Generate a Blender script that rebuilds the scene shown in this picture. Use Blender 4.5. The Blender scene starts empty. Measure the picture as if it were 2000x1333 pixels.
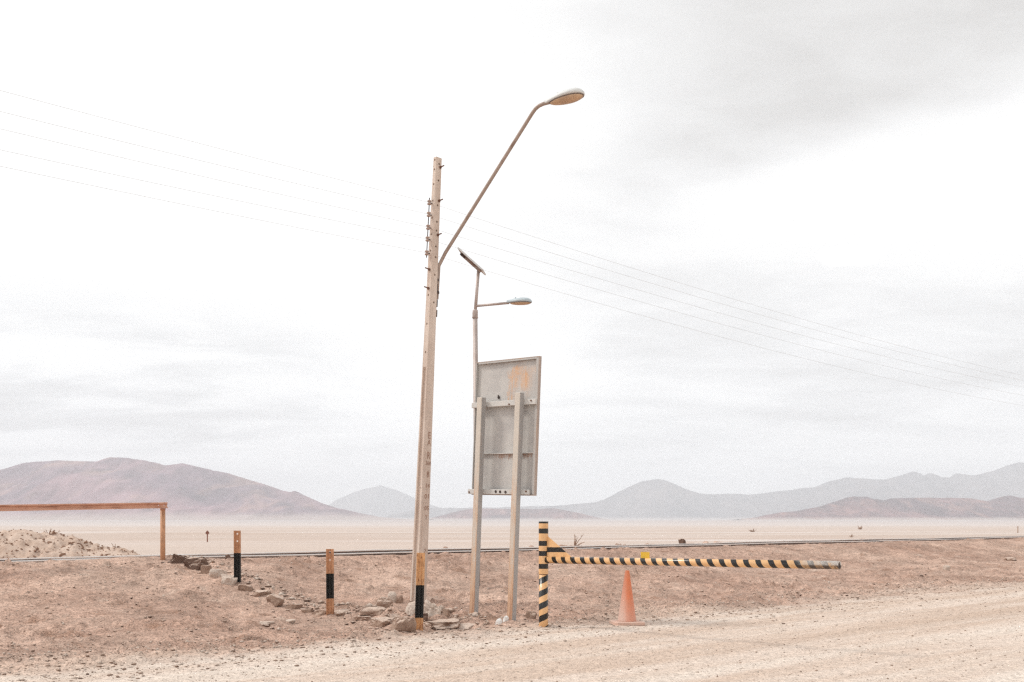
import bpy, bmesh, math, random
import numpy as np
from mathutils import Vector, Matrix, noise as mnoise

R = math.radians
scene = bpy.context.scene

# ------------------------------------------------------------------ camera
F = 1944.0            # focal length in photo pixels (2000 px wide frame)
HZ = 1015.0           # row of the horizon in the photo
EYE = 1.5             # eye height, metres
cam_d = bpy.data.cameras.new('camera')
cam = bpy.data.objects.new('camera', cam_d)
scene.collection.objects.link(cam)
cam.location = (0, 0, EYE)
cam.rotation_euler = (R(90), 0, 0)
cam_d.sensor_width = 36.0
cam_d.lens = 36.0 * F / 2000.0
cam_d.shift_y = (HZ - 666.5) / 2000.0
cam_d.clip_start = 0.1
cam_d.clip_end = 60000
scene.camera = cam

# ------------------------------------------------------------------ world: thin overcast over a clear sky
SUN_EL, SUN_AZ = 50.0, -86.0        # azimuth measured clockwise from +Y
world = bpy.data.worlds.new('World')
scene.world = world
world.use_nodes = True


def build_world():
    nt = world.node_tree
    nt.nodes.clear()
    L = nt.links.new
    out = nt.nodes.new('ShaderNodeOutputWorld')
    sky = nt.nodes.new('ShaderNodeTexSky')
    sky.sky_type = 'NISHITA'
    sky.sun_disc = False
    sky.sun_elevation = R(SUN_EL)
    sky.sun_rotation = R(SUN_AZ)
    sky.altitude = 3700
    bg_sky = nt.nodes.new('ShaderNodeBackground')
    bg_sky.inputs['Strength'].default_value = 0.12
    L(sky.outputs[0], bg_sky.inputs['Color'])

    def vm(op, a, b=None):
        n = nt.nodes.new('ShaderNodeVectorMath'); n.operation = op
        for i, v in enumerate((a, b)):
            if v is None: continue
            if isinstance(v, (tuple, list)): n.inputs[i].default_value = v
            else: L(v, n.inputs[i])
        return n

    def mth(op, a, b=None, c=None, clamp=False):
        n = nt.nodes.new('ShaderNodeMath'); n.operation = op; n.use_clamp = clamp
        for i, v in enumerate((a, b, c)):
            if v is None: continue
            if isinstance(v, (int, float)): n.inputs[i].default_value = v
            else: L(v, n.inputs[i])
        return n.outputs[0]

    def sstep(x, lo, hi):
        n = nt.nodes.new('ShaderNodeMapRange'); n.interpolation_type = 'SMOOTHSTEP'
        L(x, n.inputs[0]); n.inputs[1].default_value = lo; n.inputs[2].default_value = hi
        return n.outputs[0]

    def noise(vec, scale, detail, rough, dist=0.0):
        n = nt.nodes.new('ShaderNodeTexNoise')
        n.inputs['Scale'].default_value = scale; n.inputs['Detail'].default_value = detail
        n.inputs['Roughness'].default_value = rough; n.inputs['Distortion'].default_value = dist
        L(vec, n.inputs['Vector'])
        return n.outputs['Fac']

    tc = nt.nodes.new('ShaderNodeTexCoord')
    d = vm('NORMALIZE', tc.outputs['Generated']).outputs[0]
    sep = nt.nodes.new('ShaderNodeSeparateXYZ'); L(d, sep.inputs[0])
    zc = mth('ADD', mth('MAXIMUM', sep.outputs[2], 0.0), 0.16)
    comb = nt.nodes.new('ShaderNodeCombineXYZ')
    L(mth('DIVIDE', sep.outputs[0], zc), comb.inputs[0])
    L(mth('DIVIDE', sep.outputs[1], zc), comb.inputs[1])
    p = comb.outputs[0]                                   # the cloud deck seen from below
    pw = vm('MULTIPLY', vm('ADD', p, (2.1, 0.35, 0.0)).outputs[0], (0.55, 1.0, 1.0)).outputs[0]
    n1 = noise(pw, 0.75, 5, 0.52, 0.35)
    n2 = noise(vm('ADD', pw, (4.7, 1.9, 0)).outputs[0], 2.6, 6, 0.55, 0.5)
    dx, dz = sep.outputs[0], sep.outputs[2]
    wn = mth('SUBTRACT', n1, 0.5); wn2 = mth('SUBTRACT', n2, 0.5)
    def plus(*t):
        r = t[0]
        for q in t[1:]: r = mth('ADD', r, q)
        return r
    # heavy grey bank high on the right, a bright rift under it, thinner grey layers below
    dzw = plus(dz, mth('MULTIPLY', wn, 0.12), mth('MULTIPLY', wn2, 0.05))
    dxw = plus(dx, mth('MULTIPLY', wn, 0.35), mth('MULTIPLY', wn2, 0.06))
    bank = mth('MULTIPLY', sstep(mth('SUBTRACT', dzw, mth('MULTIPLY', dx, 0.18)), 0.225, 0.305), sstep(dxw, -0.14, 0.24))
    layer = mth('MULTIPLY', mth('MULTIPLY', sstep(mth('ADD', dzw, mth('MULTIPLY', dx, 0.13)), 0.325, 0.245), sstep(dzw, 0.03, 0.15)), sstep(dxw, -0.06, 0.16))
    left = mth('MULTIPLY', mth('MULTIPLY', sstep(dzw, 0.235, 0.15), sstep(dzw, 0.055, 0.09)), sstep(dxw, -0.12, -0.30))
    sv = vm('MULTIPLY', d, (1.6, 1.6, 13.0)).outputs[0]
    strk = sstep(noise(sv, 1.7, 7, 0.62, 0.5), 0.44, 0.62)
    low = mth('SUBTRACT', 1.0, sstep(dz, 0.10, 0.24))
    grey = plus(mth('MULTIPLY', bank, 0.95), mth('MULTIPLY', mth('MULTIPLY', layer, mth('ADD', mth('MULTIPLY', sstep(n2, 0.30, 0.60), 0.45), 0.40)), 0.66), mth('MULTIPLY', mth('MULTIPLY', left, mth('ADD', mth('MULTIPLY', sstep(n2, 0.35, 0.58), 0.75), 0.14)), 0.62), mth('MULTIPLY', mth('MULTIPLY', strk, low), 0.26), mth('MULTIPLY', sstep(n2, 0.50, 0.72), 0.10))
    n3 = noise(vm('ADD', pw, (9.1, 3.3, 0)).outputs[0], 7.0, 7, 0.6, 0.8)
    grey = plus(grey, mth('MULTIPLY', wn, 0.25), mth('MULTIPLY', mth('SUBTRACT', n3, 0.5), mth('ADD', mth('MULTIPLY', grey, 0.55), 0.10)))
    puff = mth('MULTIPLY', sstep(plus(mth('ABSOLUTE', mth('SUBTRACT', dx, 0.31)), mth('MULTIPLY', wn2, 0.05)), 0.022, 0.008), sstep(plus(mth('ABSOLUTE', mth('SUBTRACT', dz, 0.241)), mth('MULTIPLY', wn2, 0.03)), 0.008, 0.002))
    grey = mth('SUBTRACT', grey, mth('MULTIPLY', puff, 0.5), clamp=True)
    ramp = nt.nodes.new('ShaderNodeValToRGB')
    e = ramp.color_ramp.elements
    e[0].position = 0.0; e[0].color = (0.94, 0.938, 0.925, 1)
    e[1].position = 1.0; e[1].color = (0.59, 0.58, 0.565, 1)
    e2 = e.new(0.5); e2.color = (0.745, 0.742, 0.734, 1)
    L(grey, ramp.inputs[0])
    bg_cl = nt.nodes.new('ShaderNodeBackground')
    bg_cl.inputs['Strength'].default_value = 1.0
    L(ramp.outputs[0], bg_cl.inputs['Color'])
    mix = nt.nodes.new('ShaderNodeMixShader')
    mix.inputs[0].default_value = 0.95
    L(bg_sky.outputs[0], mix.inputs[1]); L(bg_cl.outputs[0], mix.inputs[2])
    L(mix.outputs[0], out.inputs[0])


build_world()

# ------------------------------------------------------------------ sun, veiled by cloud
sun_d = bpy.data.lights.new('sun', 'SUN')
sun_d.energy = 1.5
sun_d.angle = R(10)
sun_d.color = (1.0, 0.955, 0.89)
sun = bpy.data.objects.new('sun', sun_d)
scene.collection.objects.link(sun)
sdir = Vector((math.sin(R(SUN_AZ)) * math.cos(R(SUN_EL)), math.cos(R(SUN_AZ)) * math.cos(R(SUN_EL)), math.sin(R(SUN_EL))))
sun.rotation_euler = sdir.to_track_quat('Z', 'Y').to_euler()
sun.location = sdir * 50

# ------------------------------------------------------------------ exposure and render settings
vs = scene.view_settings
vs.view_transform = 'Standard'
vs.look = 'None'
vs.exposure = 0.39
vs.gamma = 1.0
vs.use_curve_mapping = False
scene.cycles.use_denoising = False      # the photograph has film grain of its own
scene.cycles.pixel_filter_type = 'BLACKMAN_HARRIS'
scene.cycles.filter_width = 1.35
scene.cycles.volume_bounces = 1
scene.cycles.max_bounces = 6

# ================================================================== helpers
C = scene.collection
rng = random.Random(11)


def link(o):
    C.objects.link(o)
    return o


def tag(o, label=None, cat=None, group=None, kind=None):
    if label: o['label'] = label
    if cat: o['category'] = cat
    if group: o['group'] = group
    if kind: o['kind'] = kind
    return o


def empty(name, loc, rot=(0, 0, 0)):
    o = link(bpy.data.objects.new(name, None))
    o.location = loc
    o.rotation_euler = rot
    o.empty_display_size = 0.2
    return o


def obj(name, bm, mat, parent=None, smooth=False, loc=None, rot=None):
    me = bpy.data.meshes.new(name)
    bmesh.ops.recalc_face_normals(bm, faces=bm.faces)
    bm.to_mesh(me)
    bm.free()
    if smooth:
        me.polygons.foreach_set('use_smooth', [True] * len(me.polygons))
    o = link(bpy.data.objects.new(name, me))
    me.materials.append(mat)
    if parent: o.parent = parent
    if loc: o.location = loc
    if rot: o.rotation_euler = rot
    return o


def box(bm, c, s, rot=None, bevel=0.0):
    m = Matrix.Translation(Vector(c))
    if rot: m = m @ rot.to_4x4()
    m = m @ Matrix.Diagonal((s[0], s[1], s[2], 1))
    r = bmesh.ops.create_cube(bm, size=1.0, matrix=m)
    if bevel:
        es = list({e for v in r['verts'] for e in v.link_edges})
        bmesh.ops.bevel(bm, geom=es, offset=bevel, segments=1, affect='EDGES')
    return r['verts']


def tube(bm, pts, rad, sides=10, cap=True):
    pts = [Vector(p) for p in pts]
    if not isinstance(rad, (list, tuple)): rad = [rad] * len(pts)
    rings = []
    up = None
    for i, p in enumerate(pts):
        t = (pts[min(i + 1, len(pts) - 1)] - pts[max(i - 1, 0)]).normalized()
        if up is None:
            up = Vector((0, 0, 1)) if abs(t.z) < 0.9 else Vector((0, 1, 0))
        a = t.cross(up).normalized()
        b = a.cross(t).normalized()
        up = b
        rings.append([bm.verts.new(p + (a * math.cos(k * 2 * math.pi / sides) + b * math.sin(k * 2 * math.pi / sides)) * rad[i]) for k in range(sides)])
    for r0, r1 in zip(rings, rings[1:]):
        for k in range(sides):
            bm.faces.new((r0[k], r0[(k + 1) % sides], r1[(k + 1) % sides], r1[k]))
    if cap:
        bm.faces.new(rings[0]); bm.faces.new(rings[-1])
    return rings


def lathe(bm, prof, sides=24, axis_pt=(0, 0, 0), cap=True):
    rings = []
    for r, z in prof:
        rings.append([bm.verts.new((axis_pt[0] + r * math.cos(k * 2 * math.pi / sides), axis_pt[1] + r * math.sin(k * 2 * math.pi / sides), axis_pt[2] + z)) for k in range(sides)])
    for r0, r1 in zip(rings, rings[1:]):
        for k in range(sides):
            bm.faces.new((r0[k], r0[(k + 1) % sides], r1[(k + 1) % sides], r1[k]))
    if cap:
        bm.faces.new(rings[0]); bm.faces.new(rings[-1])


def loft(bm, sections, cap=True):
    rings = [[bm.verts.new(p) for p in s] for s in sections]
    n = len(rings[0])
    for r0, r1 in zip(rings, rings[1:]):
        for k in range(n):
            bm.faces.new((r0[k], r0[(k + 1) % n], r1[(k + 1) % n], r1[k]))
    if cap:
        bm.faces.new(rings[0]); bm.faces.new(rings[-1])
    return rings


def cut(o, cutter_bm):
    """carve real holes out of a mesh object"""
    me = bpy.data.meshes.new('cutter')
    bmesh.ops.recalc_face_normals(cutter_bm, faces=cutter_bm.faces)
    cutter_bm.to_mesh(me); cutter_bm.free()
    c = link(bpy.data.objects.new('cutter', me))
    c.matrix_world = o.matrix_world.copy()
    md = o.modifiers.new('holes', 'BOOLEAN')
    md.operation = 'DIFFERENCE'; md.object = c; md.solver = 'EXACT'
    dg = bpy.context.evaluated_depsgraph_get()
    dg.update()
    new = bpy.data.meshes.new_from_object(o.evaluated_get(dg))
    o.modifiers.clear()
    if len(new.polygons) > 4:
        o.data = new
    bpy.data.objects.remove(c)


# ------------------------------------------------------------------ numpy value noise
def vnoise(x, y, seed):
    xi = np.floor(x).astype(np.int64); yi = np.floor(y).astype(np.int64)
    fx = x - xi; fy = y - yi
    fx = fx * fx * fx * (fx * (fx * 6 - 15) + 10); fy = fy * fy * fy * (fy * (fy * 6 - 15) + 10)

    def h(a, b):
        n = (a * 374761393 + b * 668265263 + seed * 1442695041) & 0xFFFFFFFF
        n = ((n ^ (n >> 13)) * 1274126177) & 0xFFFFFFFF
        n = (n ^ (n >> 16)) & 0xFFFFFFFF
        return n / 4294967295.0
    a = h(xi, yi); b = h(xi + 1, yi); c = h(xi, yi + 1); d = h(xi + 1, yi + 1)
    return (a + (b - a) * fx) * (1 - fy) + (c + (d - c) * fx) * fy


def fbm(x, y, seed, octv=4, gain=0.5):
    t = 0; a = 1; s = 0
    for i in range(octv):
        t = t + a * (vnoise(x * 2 ** i + 17.3 * i, y * 2 ** i - 9.1 * i, seed + i) - 0.5)
        s += a; a *= gain
    return t / s * 2


# ------------------------------------------------------------------ the lie of the land
TN = (0.627, -0.779)          # unit normal of the railway line, pointing to the camera side
TD = (0.779, 0.627)           # direction of the railway line
T0 = (-9.88, 19.2)            # a point on the line
KS = [-40, -11, -7, -4.2, -2.6, -1.4, 1.2, 2.4, 3.2, 4.1, 6.0, 8.0, 9.6, 10.4, 11.4, 12.6, 40]
KZ = [0, 0, .10, .34, .57, .645, .645, .665, .58, .385, .15, .05, .02, .035, .012, 0, 0]


def s_of(x, y): return (x - T0[0]) * TN[0] + (y - T0[1]) * TN[1]
def t_of(x, y): return (x - T0[0]) * TD[0] + (y - T0[1]) * TD[1]


BORDER_LINE = []
PILES = []                      # trodden earth heaped round the feet of posts


def border_ridge(x, y):
    """low bank of earth in which the border stones are bedded"""
    z = np.zeros_like(x)
    for (ax, ay), (bx, by) in zip(BORDER_LINE, BORDER_LINE[1:]):
        l2 = (bx - ax) ** 2 + (by - ay) ** 2
        f = np.clip(((x - ax) * (bx - ax) + (y - ay) * (by - ay)) / l2, 0, 1)
        dd = np.hypot(x - ax - f * (bx - ax), y - ay - f * (by - ay))
        z = np.maximum(z, 0.075 * np.exp(-(dd / 0.26) ** 2))
    for ax, ay, hh, rr in PILES:
        z = z + hh * np.exp(-((x - ax) ** 2 + (y - ay) ** 2) / rr ** 2)
    return z


def gz_arr(x, y):
    x = np.asarray(x, float); y = np.asarray(y, float)
    s = s_of(x, y); t = t_of(x, y)
    s2 = s + 0.35 * fbm(x / 3.1, y / 3.1, 3, 2)
    z = np.interp(s2, KS, KZ)
    keep = np.exp(-np.maximum(np.abs(t) - 150, 0) / 120)
    z = z * keep
    # low hump of earth that buries the near rail beside the barrier post
    z = z + 0.12 * np.exp(-((t - 1.9) / 2.1) ** 2 - ((s - 1.5) / 0.65) ** 2)
    dist = np.hypot(x, y)
    fade = np.clip(1 - (dist - 45) / 60, 0, 1)
    onrail = np.clip((np.abs(s) - 1.1) / 0.7, 0, 1)
    road = np.clip((s - 10.2) / 1.2, 0, 1)
    rough = 0.05 * fbm(x / 1.7, y / 1.7, 21, 3) + 0.036 * fbm(x / 0.45, y / 0.45, 31, 3)
    z = z + border_ridge(x, y)
    clod = np.maximum(fbm(x / 0.19, y / 0.19, 41, 2) - 0.08, 0) * 0.10 * (0.3 + 1.4 * vnoise(x / 0.9, y / 0.9, 44))
    wind = np.exp(-((s - 10.35) / 0.75) ** 2)
    dirt = rough * (0.25 + 0.75 * onrail) + clod * (0.25 + 0.75 * onrail) + wind * 0.045 * fbm(x / 0.16, y / 0.16, 47, 2)
    rut = 0.018 * fbm(s / 0.45, t / 7.0, 51, 3) + 0.012 * fbm(x / 0.3, y / 0.3, 61, 3) + 0.012 * fbm(x / 2.5, y / 2.5, 66, 2)
    salt = np.clip((-s - 3.5) / 3, 0, 1)
    bump = dirt * (1 - road) + rut * road
    bump = bump * (1 - salt) + salt * 0.02 * fbm(x / 1.3, y / 1.3, 71, 3)
    return z + bump * fade


def gz(x, y): return float(gz_arr(np.array([x]), np.array([y]))[0])


def at(px, py, dmin=8.0, dmax=80.0):
    """where a sight line from the photo's viewpoint first meets the ground"""
    d = np.linspace(dmin, dmax, 6000)
    x = (px - 1000) / F * d
    z = EYE + (HZ - py) / F * d
    g = gz_arr(x, d)
    i = int(np.argmax(z <= g))
    if z[i] > g[i]: i = len(d) - 1
    return Vector((x[i], d[i], g[i]))


BORDER_LINE[:] = [(-6.55, 19.35), (-6.0, 19.0), (-5.3, 18.4), (-4.5, 17.5), (-3.75, 16.6), (-3.05, 15.75), (-2.3, 15.1), (-1.7, 14.6), (-1.0, 14.45), (-0.55, 14.35)]

for q in ((1061.5, 1223), (927, 1211), (998, 1216), (818, 1229), (645, 1199), (464, 1137), (318, 1093)):
    w = at(*q); PILES.append((w.x, w.y + 0.03, 0.035, 0.17))

# ================================================================== materials
def new_mat(name):
    m = bpy.data.materials.new(name)
    m.use_nodes = True
    nt = m.node_tree
    return m, nt, nt.nodes['Principled BSDF']


class G:
    """small helper for building node graphs"""
    def __init__(self, nt): self.nt = nt; self.L = nt.links.new

    def put(self, sock, v):
        if isinstance(v, (int, float)): sock.default_value = v
        elif isinstance(v, (tuple, list)):
            sock.default_value = tuple(v) + (1,) if len(v) == 3 and sock.type == 'RGBA' else v
        else: self.L(v, sock)

    def m(self, op, a, b=0.0, c=None, clamp=False):
        n = self.nt.nodes.new('ShaderNodeMath'); n.operation = op; n.use_clamp = clamp
        self.put(n.inputs[0], a); self.put(n.inputs[1], b)
        if c is not None: self.put(n.inputs[2], c)
        return n.outputs[0]

    def v(self, op, a, b):
        n = self.nt.nodes.new('ShaderNodeVectorMath'); n.operation = op
        self.put(n.inputs[0], a); self.put(n.inputs[1], b)
        return n.outputs['Value'] if op in ('DOT_PRODUCT', 'LENGTH', 'DISTANCE') else n.outputs[0]

    def coord(self, kind='Object'):
        if kind == 'World':
            return self.nt.nodes.new('ShaderNodeNewGeometry').outputs['Position']
        return self.nt.nodes.new('ShaderNodeTexCoord').outputs[kind]

    def sep(self, v):
        n = self.nt.nodes.new('ShaderNodeSeparateXYZ'); self.L(v, n.inputs[0]); return n.outputs

    def comb(self, x, y, z):
        n = self.nt.nodes.new('ShaderNodeCombineXYZ')
        for i, q in enumerate((x, y, z)): self.put(n.inputs[i], q)
        return n.outputs[0]

    def noise(self, vec, scale, detail=4, rough=0.55, dist=0.0):
        n = self.nt.nodes.new('ShaderNodeTexNoise')
        self.L(vec, n.inputs['Vector']); n.inputs['Scale'].default_value = scale
        n.inputs['Detail'].default_value = detail; n.inputs['Roughness'].default_value = rough
        n.inputs['Distortion'].default_value = dist
        return n.outputs['Fac']

    def voro(self, vec, scale, rnd=1.0):
        n = self.nt.nodes.new('ShaderNodeTexVoronoi')
        self.L(vec, n.inputs['Vector']); n.inputs['Scale'].default_value = scale
        n.inputs['Randomness'].default_value = rnd
        return n.outputs

    def ss(self, x, lo, hi, a=0.0, b=1.0):
        n = self.nt.nodes.new('ShaderNodeMapRange'); n.interpolation_type = 'SMOOTHSTEP'
        self.put(n.inputs[0], x); n.inputs[1].default_value = lo; n.inputs[2].default_value = hi
        n.inputs[3].default_value = a; n.inputs[4].default_value = b
        return n.outputs[0]

    def mix(self, fac, a, b):
        n = self.nt.nodes.new('ShaderNodeMix'); n.data_type = 'RGBA'
        self.put(n.inputs[0], fac); self.put(n.inputs[6], a); self.put(n.inputs[7], b)
        return n.outputs[2]

    def mul(self, a, b, fac=1.0):
        n = self.nt.nodes.new('ShaderNodeMix'); n.data_type = 'RGBA'; n.blend_type = 'MULTIPLY'
        self.put(n.inputs[0], fac); self.put(n.inputs[6], a); self.put(n.inputs[7], b)
        return n.outputs[2]

    def grey(self, f, lo=0.0, hi=1.0):
        n = self.nt.nodes.new('ShaderNodeMapRange'); self.put(n.inputs[0], f)
        n.inputs[3].default_value = lo; n.inputs[4].default_value = hi
        return n.outputs[0]

    def bump(self, h, strength, dist):
        n = self.nt.nodes.new('ShaderNodeBump'); self.put(n.inputs['Height'], h)
        n.inputs['Strength'].default_value = strength; n.inputs['Distance'].default_value = dist
        return n.outputs[0]

    def stops(self, x, pts, const=True):
        n = self.nt.nodes.new('ShaderNodeValToRGB'); n.color_ramp.interpolation = 'CONSTANT' if const else 'LINEAR'
        e = n.color_ramp.elements
        while len(e) > 1: e.remove(e[-1])
        e[0].position = pts[0][0]; e[0].color = tuple(pts[0][1]) + (1,)
        for p, c in pts[1:]:
            q = e.new(p); q.color = tuple(c) + (1,)
        self.L(x, n.inputs[0])
        return n.outputs[0]


def finish(g, b, col, rough=0.85, bump=None, metal=0.0, spec=0.3):
    g.put(b.inputs['Base Color'], col)
    g.put(b.inputs['Roughness'], rough)
    g.put(b.inputs['Metallic'], metal)
    b.inputs['Specular IOR Level'].default_value = spec
    if bump is not None: g.L(bump, b.inputs['Normal'])


def earth_material():
    m, nt, b = new_mat('earth'); g = G(nt)
    p = g.coord('World')
    s = g.m('SUBTRACT', g.v('DOT_PRODUCT', p, (TN[0], TN[1], 0)), T0[0] * TN[0] + T0[1] * TN[1])
    t = g.m('SUBTRACT', g.v('DOT_PRODUCT', p, (TD[0], TD[1], 0)), T0[0] * TD[0] + T0[1] * TD[1])
    nA = g.noise(p, 0.35, 5, 0.6)
    nB = g.noise(p, 2.2, 6, 0.62)
    nC = g.noise(p, 11.0, 5, 0.65)
    nD = g.noise(p, 42.0, 4, 0.65)
    st = g.comb(g.m('MULTIPLY', s, 1.6), g.m('MULTIPLY', t, 0.14), 0)
    nR = g.noise(st, 1.0, 5, 0.6)
    # brown dirt
    dirt = g.mix(g.ss(nA, 0.36, 0.66), (0.418, 0.275, 0.213), (0.53, 0.375, 0.298))
    nE = g.noise(p, 0.9, 5, 0.65)
    dirt = g.mul(dirt, g.comb(*([g.ss(nE, 0.32, 0.66, 0.80, 1.14)] * 3)))
    dirt = g.mix(g.ss(nB, 0.52, 0.72, 0, 0.8), dirt, (0.29, 0.17, 0.118))
    dirt = g.mix(g.ss(nB, 0.44, 0.28, 0, 0.55), dirt, (0.54, 0.42, 0.345))
    dirt = g.mul(dirt, g.comb(*([g.m('MULTIPLY', g.ss(nC, 0.30, 0.68, 0.76, 1.20), g.ss(nD, 0.32, 0.66, 0.62, 1.32))] * 3)))
    # pale compacted road
    st2 = g.comb(g.m('MULTIPLY', s, 0.62), g.m('MULTIPLY', t, 0.03), 7.3)
    nR2 = g.noise(st2, 1.0, 3, 0.5)
    road = g.mix(g.ss(nR, 0.36, 0.64), (0.62, 0.485, 0.395), (0.71, 0.595, 0.512))
    road = g.mix(g.ss(nR2, 0.50, 0.62, 0, 0.65), road, (0.76, 0.67, 0.59))
    road = g.mix(g.ss(nR2, 0.45, 0.36, 0, 0.55), road, (0.53, 0.40, 0.315))
    road = g.mix(g.ss(nB, 0.56, 0.74, 0, 0.35), road, (0.50, 0.38, 0.31))
    road = g.mix(g.ss(nA, 0.56, 0.74, 0, 0.25), road, (0.56, 0.44, 0.37))
    road = g.mul(road, g.comb(*([g.m('MULTIPLY', g.ss(nC, 0.30, 0.70, 0.84, 1.12), g.ss(nD, 0.32, 0.66, 0.80, 1.16))] * 3)))
    rm = g.ss(g.m('ADD', s, g.m('ADD', g.m('MULTIPLY', g.m('SUBTRACT', nA, 0.5), 2.0), g.m('MULTIPLY', g.m('SUBTRACT', nB, 0.5), 1.8))), 9.9, 11.5)
    col = g.mix(rm, dirt, road)
    # grains
    vA = g.voro(p, 26.0); vB = g.voro(p, 70.0)
    dark = g.m('MULTIPLY', g.ss(vA[0], 0.30, 0.12), g.ss(g.sep(vA[1])[0], 0.74, 0.80))
    lite = g.m('MULTIPLY', g.ss(vB[0], 0.38, 0.2), g.ss(g.sep(vB[1])[1], 0.78, 0.85))
    col = g.mix(g.m('MULTIPLY', dark, 0.75), col, (0.15, 0.085, 0.062))
    col = g.mix(g.m('MULTIPLY', lite, 0.6), col, (0.74, 0.66, 0.58))
    # salt flat behind the railway: tan, with streaks of white crust that thicken far away
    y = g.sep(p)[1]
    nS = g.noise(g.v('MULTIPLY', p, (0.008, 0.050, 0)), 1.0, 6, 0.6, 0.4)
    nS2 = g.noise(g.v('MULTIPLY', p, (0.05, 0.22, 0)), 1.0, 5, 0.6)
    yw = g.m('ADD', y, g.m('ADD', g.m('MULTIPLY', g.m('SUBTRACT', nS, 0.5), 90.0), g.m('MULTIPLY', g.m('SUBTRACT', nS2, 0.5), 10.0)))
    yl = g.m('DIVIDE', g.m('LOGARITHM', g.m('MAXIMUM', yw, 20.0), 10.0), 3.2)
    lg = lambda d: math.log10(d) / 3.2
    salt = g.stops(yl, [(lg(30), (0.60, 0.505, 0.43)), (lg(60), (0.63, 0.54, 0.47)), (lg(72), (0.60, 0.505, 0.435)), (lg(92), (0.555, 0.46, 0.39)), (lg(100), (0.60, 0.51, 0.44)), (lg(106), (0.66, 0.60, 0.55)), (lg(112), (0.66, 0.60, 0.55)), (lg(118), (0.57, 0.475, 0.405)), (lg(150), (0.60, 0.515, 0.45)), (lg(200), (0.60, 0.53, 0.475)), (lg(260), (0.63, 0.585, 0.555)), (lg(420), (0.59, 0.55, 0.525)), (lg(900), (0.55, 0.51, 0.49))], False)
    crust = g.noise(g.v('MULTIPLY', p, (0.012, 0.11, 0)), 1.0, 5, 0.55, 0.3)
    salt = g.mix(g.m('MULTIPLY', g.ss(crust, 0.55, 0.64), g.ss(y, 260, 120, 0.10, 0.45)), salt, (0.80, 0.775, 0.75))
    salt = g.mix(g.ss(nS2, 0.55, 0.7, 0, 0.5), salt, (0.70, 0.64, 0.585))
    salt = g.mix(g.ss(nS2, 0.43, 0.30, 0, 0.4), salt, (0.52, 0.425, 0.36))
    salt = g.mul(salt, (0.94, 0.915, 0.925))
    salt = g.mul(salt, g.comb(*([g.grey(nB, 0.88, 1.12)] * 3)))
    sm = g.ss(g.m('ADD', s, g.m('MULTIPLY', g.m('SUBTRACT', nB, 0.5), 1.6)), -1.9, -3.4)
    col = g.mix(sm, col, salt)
    h = g.m('ADD', g.m('MULTIPLY', nC, 0.7), g.m('ADD', g.m('MULTIPLY', nD, 0.35), g.m('MULTIPLY', g.ss(vA[0], 0.35, 0.0), 0.25)))
    finish(g, b, col, 0.95, g.bump(h, 1.0, 0.035), spec=0.1)
    return m


def rock_material(name, c1, c2, c3):
    m, nt, b = new_mat(name); g = G(nt)
    p = g.coord('World')
    n1 = g.noise(p, 7, 6, 0.65); n2 = g.noise(p, 38, 5, 0.65)
    col = g.mix(g.ss(n1, 0.35, 0.65), c1, c2)
    col = g.mix(g.ss(n2, 0.55, 0.72, 0, 0.7), col, c3)
    nz = g.sep(nt.nodes.new('ShaderNodeNewGeometry').outputs['Normal'])[2]
    dust = g.m('MULTIPLY', g.ss(nz, 0.45, 0.9), g.ss(n1, 0.3, 0.6, 0.55, 0.95))
    col = g.mix(dust, col, (0.62, 0.49, 0.41))           # settled dust on level faces
    finish(g, b, col, 0.95, g.bump(g.m('ADD', n1, g.m('MULTIPLY', n2, 0.6)), 0.9, 0.03), spec=0.1)
    return m


def hill_material(name, c1, c2, c3, sc, fan):
    m, nt, b = new_mat(name); g = G(nt)
    p = g.coord('World')
    n1 = g.noise(p, sc, 5, 0.55, 0.5); n2 = g.noise(g.v('MULTIPLY', p, (1, 0.4, 0.6)), sc * 4, 5, 0.6, 0.6)
    col = g.mix(g.ss(n1, 0.36, 0.64), c1, c2)
    col = g.mix(g.ss(n2, 0.50, 0.68, 0, 0.7), col, c3)
    gul = g.noise(g.v('MULTIPLY', p, (1, 0.25, 0.25)), sc * 11, 5, 0.65, 0.3)
    col = g.mul(col, g.comb(*([g.ss(gul, 0.32, 0.66, 0.70, 1.22)] * 3)))
    z = g.sep(p)[2]
    col = g.mix(g.ss(g.m('ADD', z, g.m('MULTIPLY', g.m('SUBTRACT', n2, 0.5), fan)), fan, fan * 0.1, 0, 0.8), col, (0.52, 0.44, 0.40))   # pale outwash fan at the foot
    finish(g, b, col, 1.0, spec=0.0)
    return m


def concrete_material():
    m, nt, b = new_mat('old_concrete'); g = G(nt)
    p = g.coord()
    n1 = g.noise(g.v('MULTIPLY', p, (1, 1, 0.35)), 4, 6, 0.65); n2 = g.noise(p, 60, 4, 0.6)
    col = g.mix(g.ss(n1, 0.34, 0.68), (0.70, 0.595, 0.52), (0.57, 0.46, 0.39))
    col = g.mul(col, g.comb(*([g.grey(n2, 0.82, 1.18)] * 3)))
    streak = g.noise(g.v('MULTIPLY', p, (26, 26, 0.7)), 1, 4, 0.6)
    col = g.mix(g.ss(streak, 0.55, 0.75, 0, 0.4), col, (0.42, 0.29, 0.22))
    finish(g, b, col, 0.92, g.bump(g.m('ADD', n1, n2), 0.35, 0.01), spec=0.2)
    return m


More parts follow.
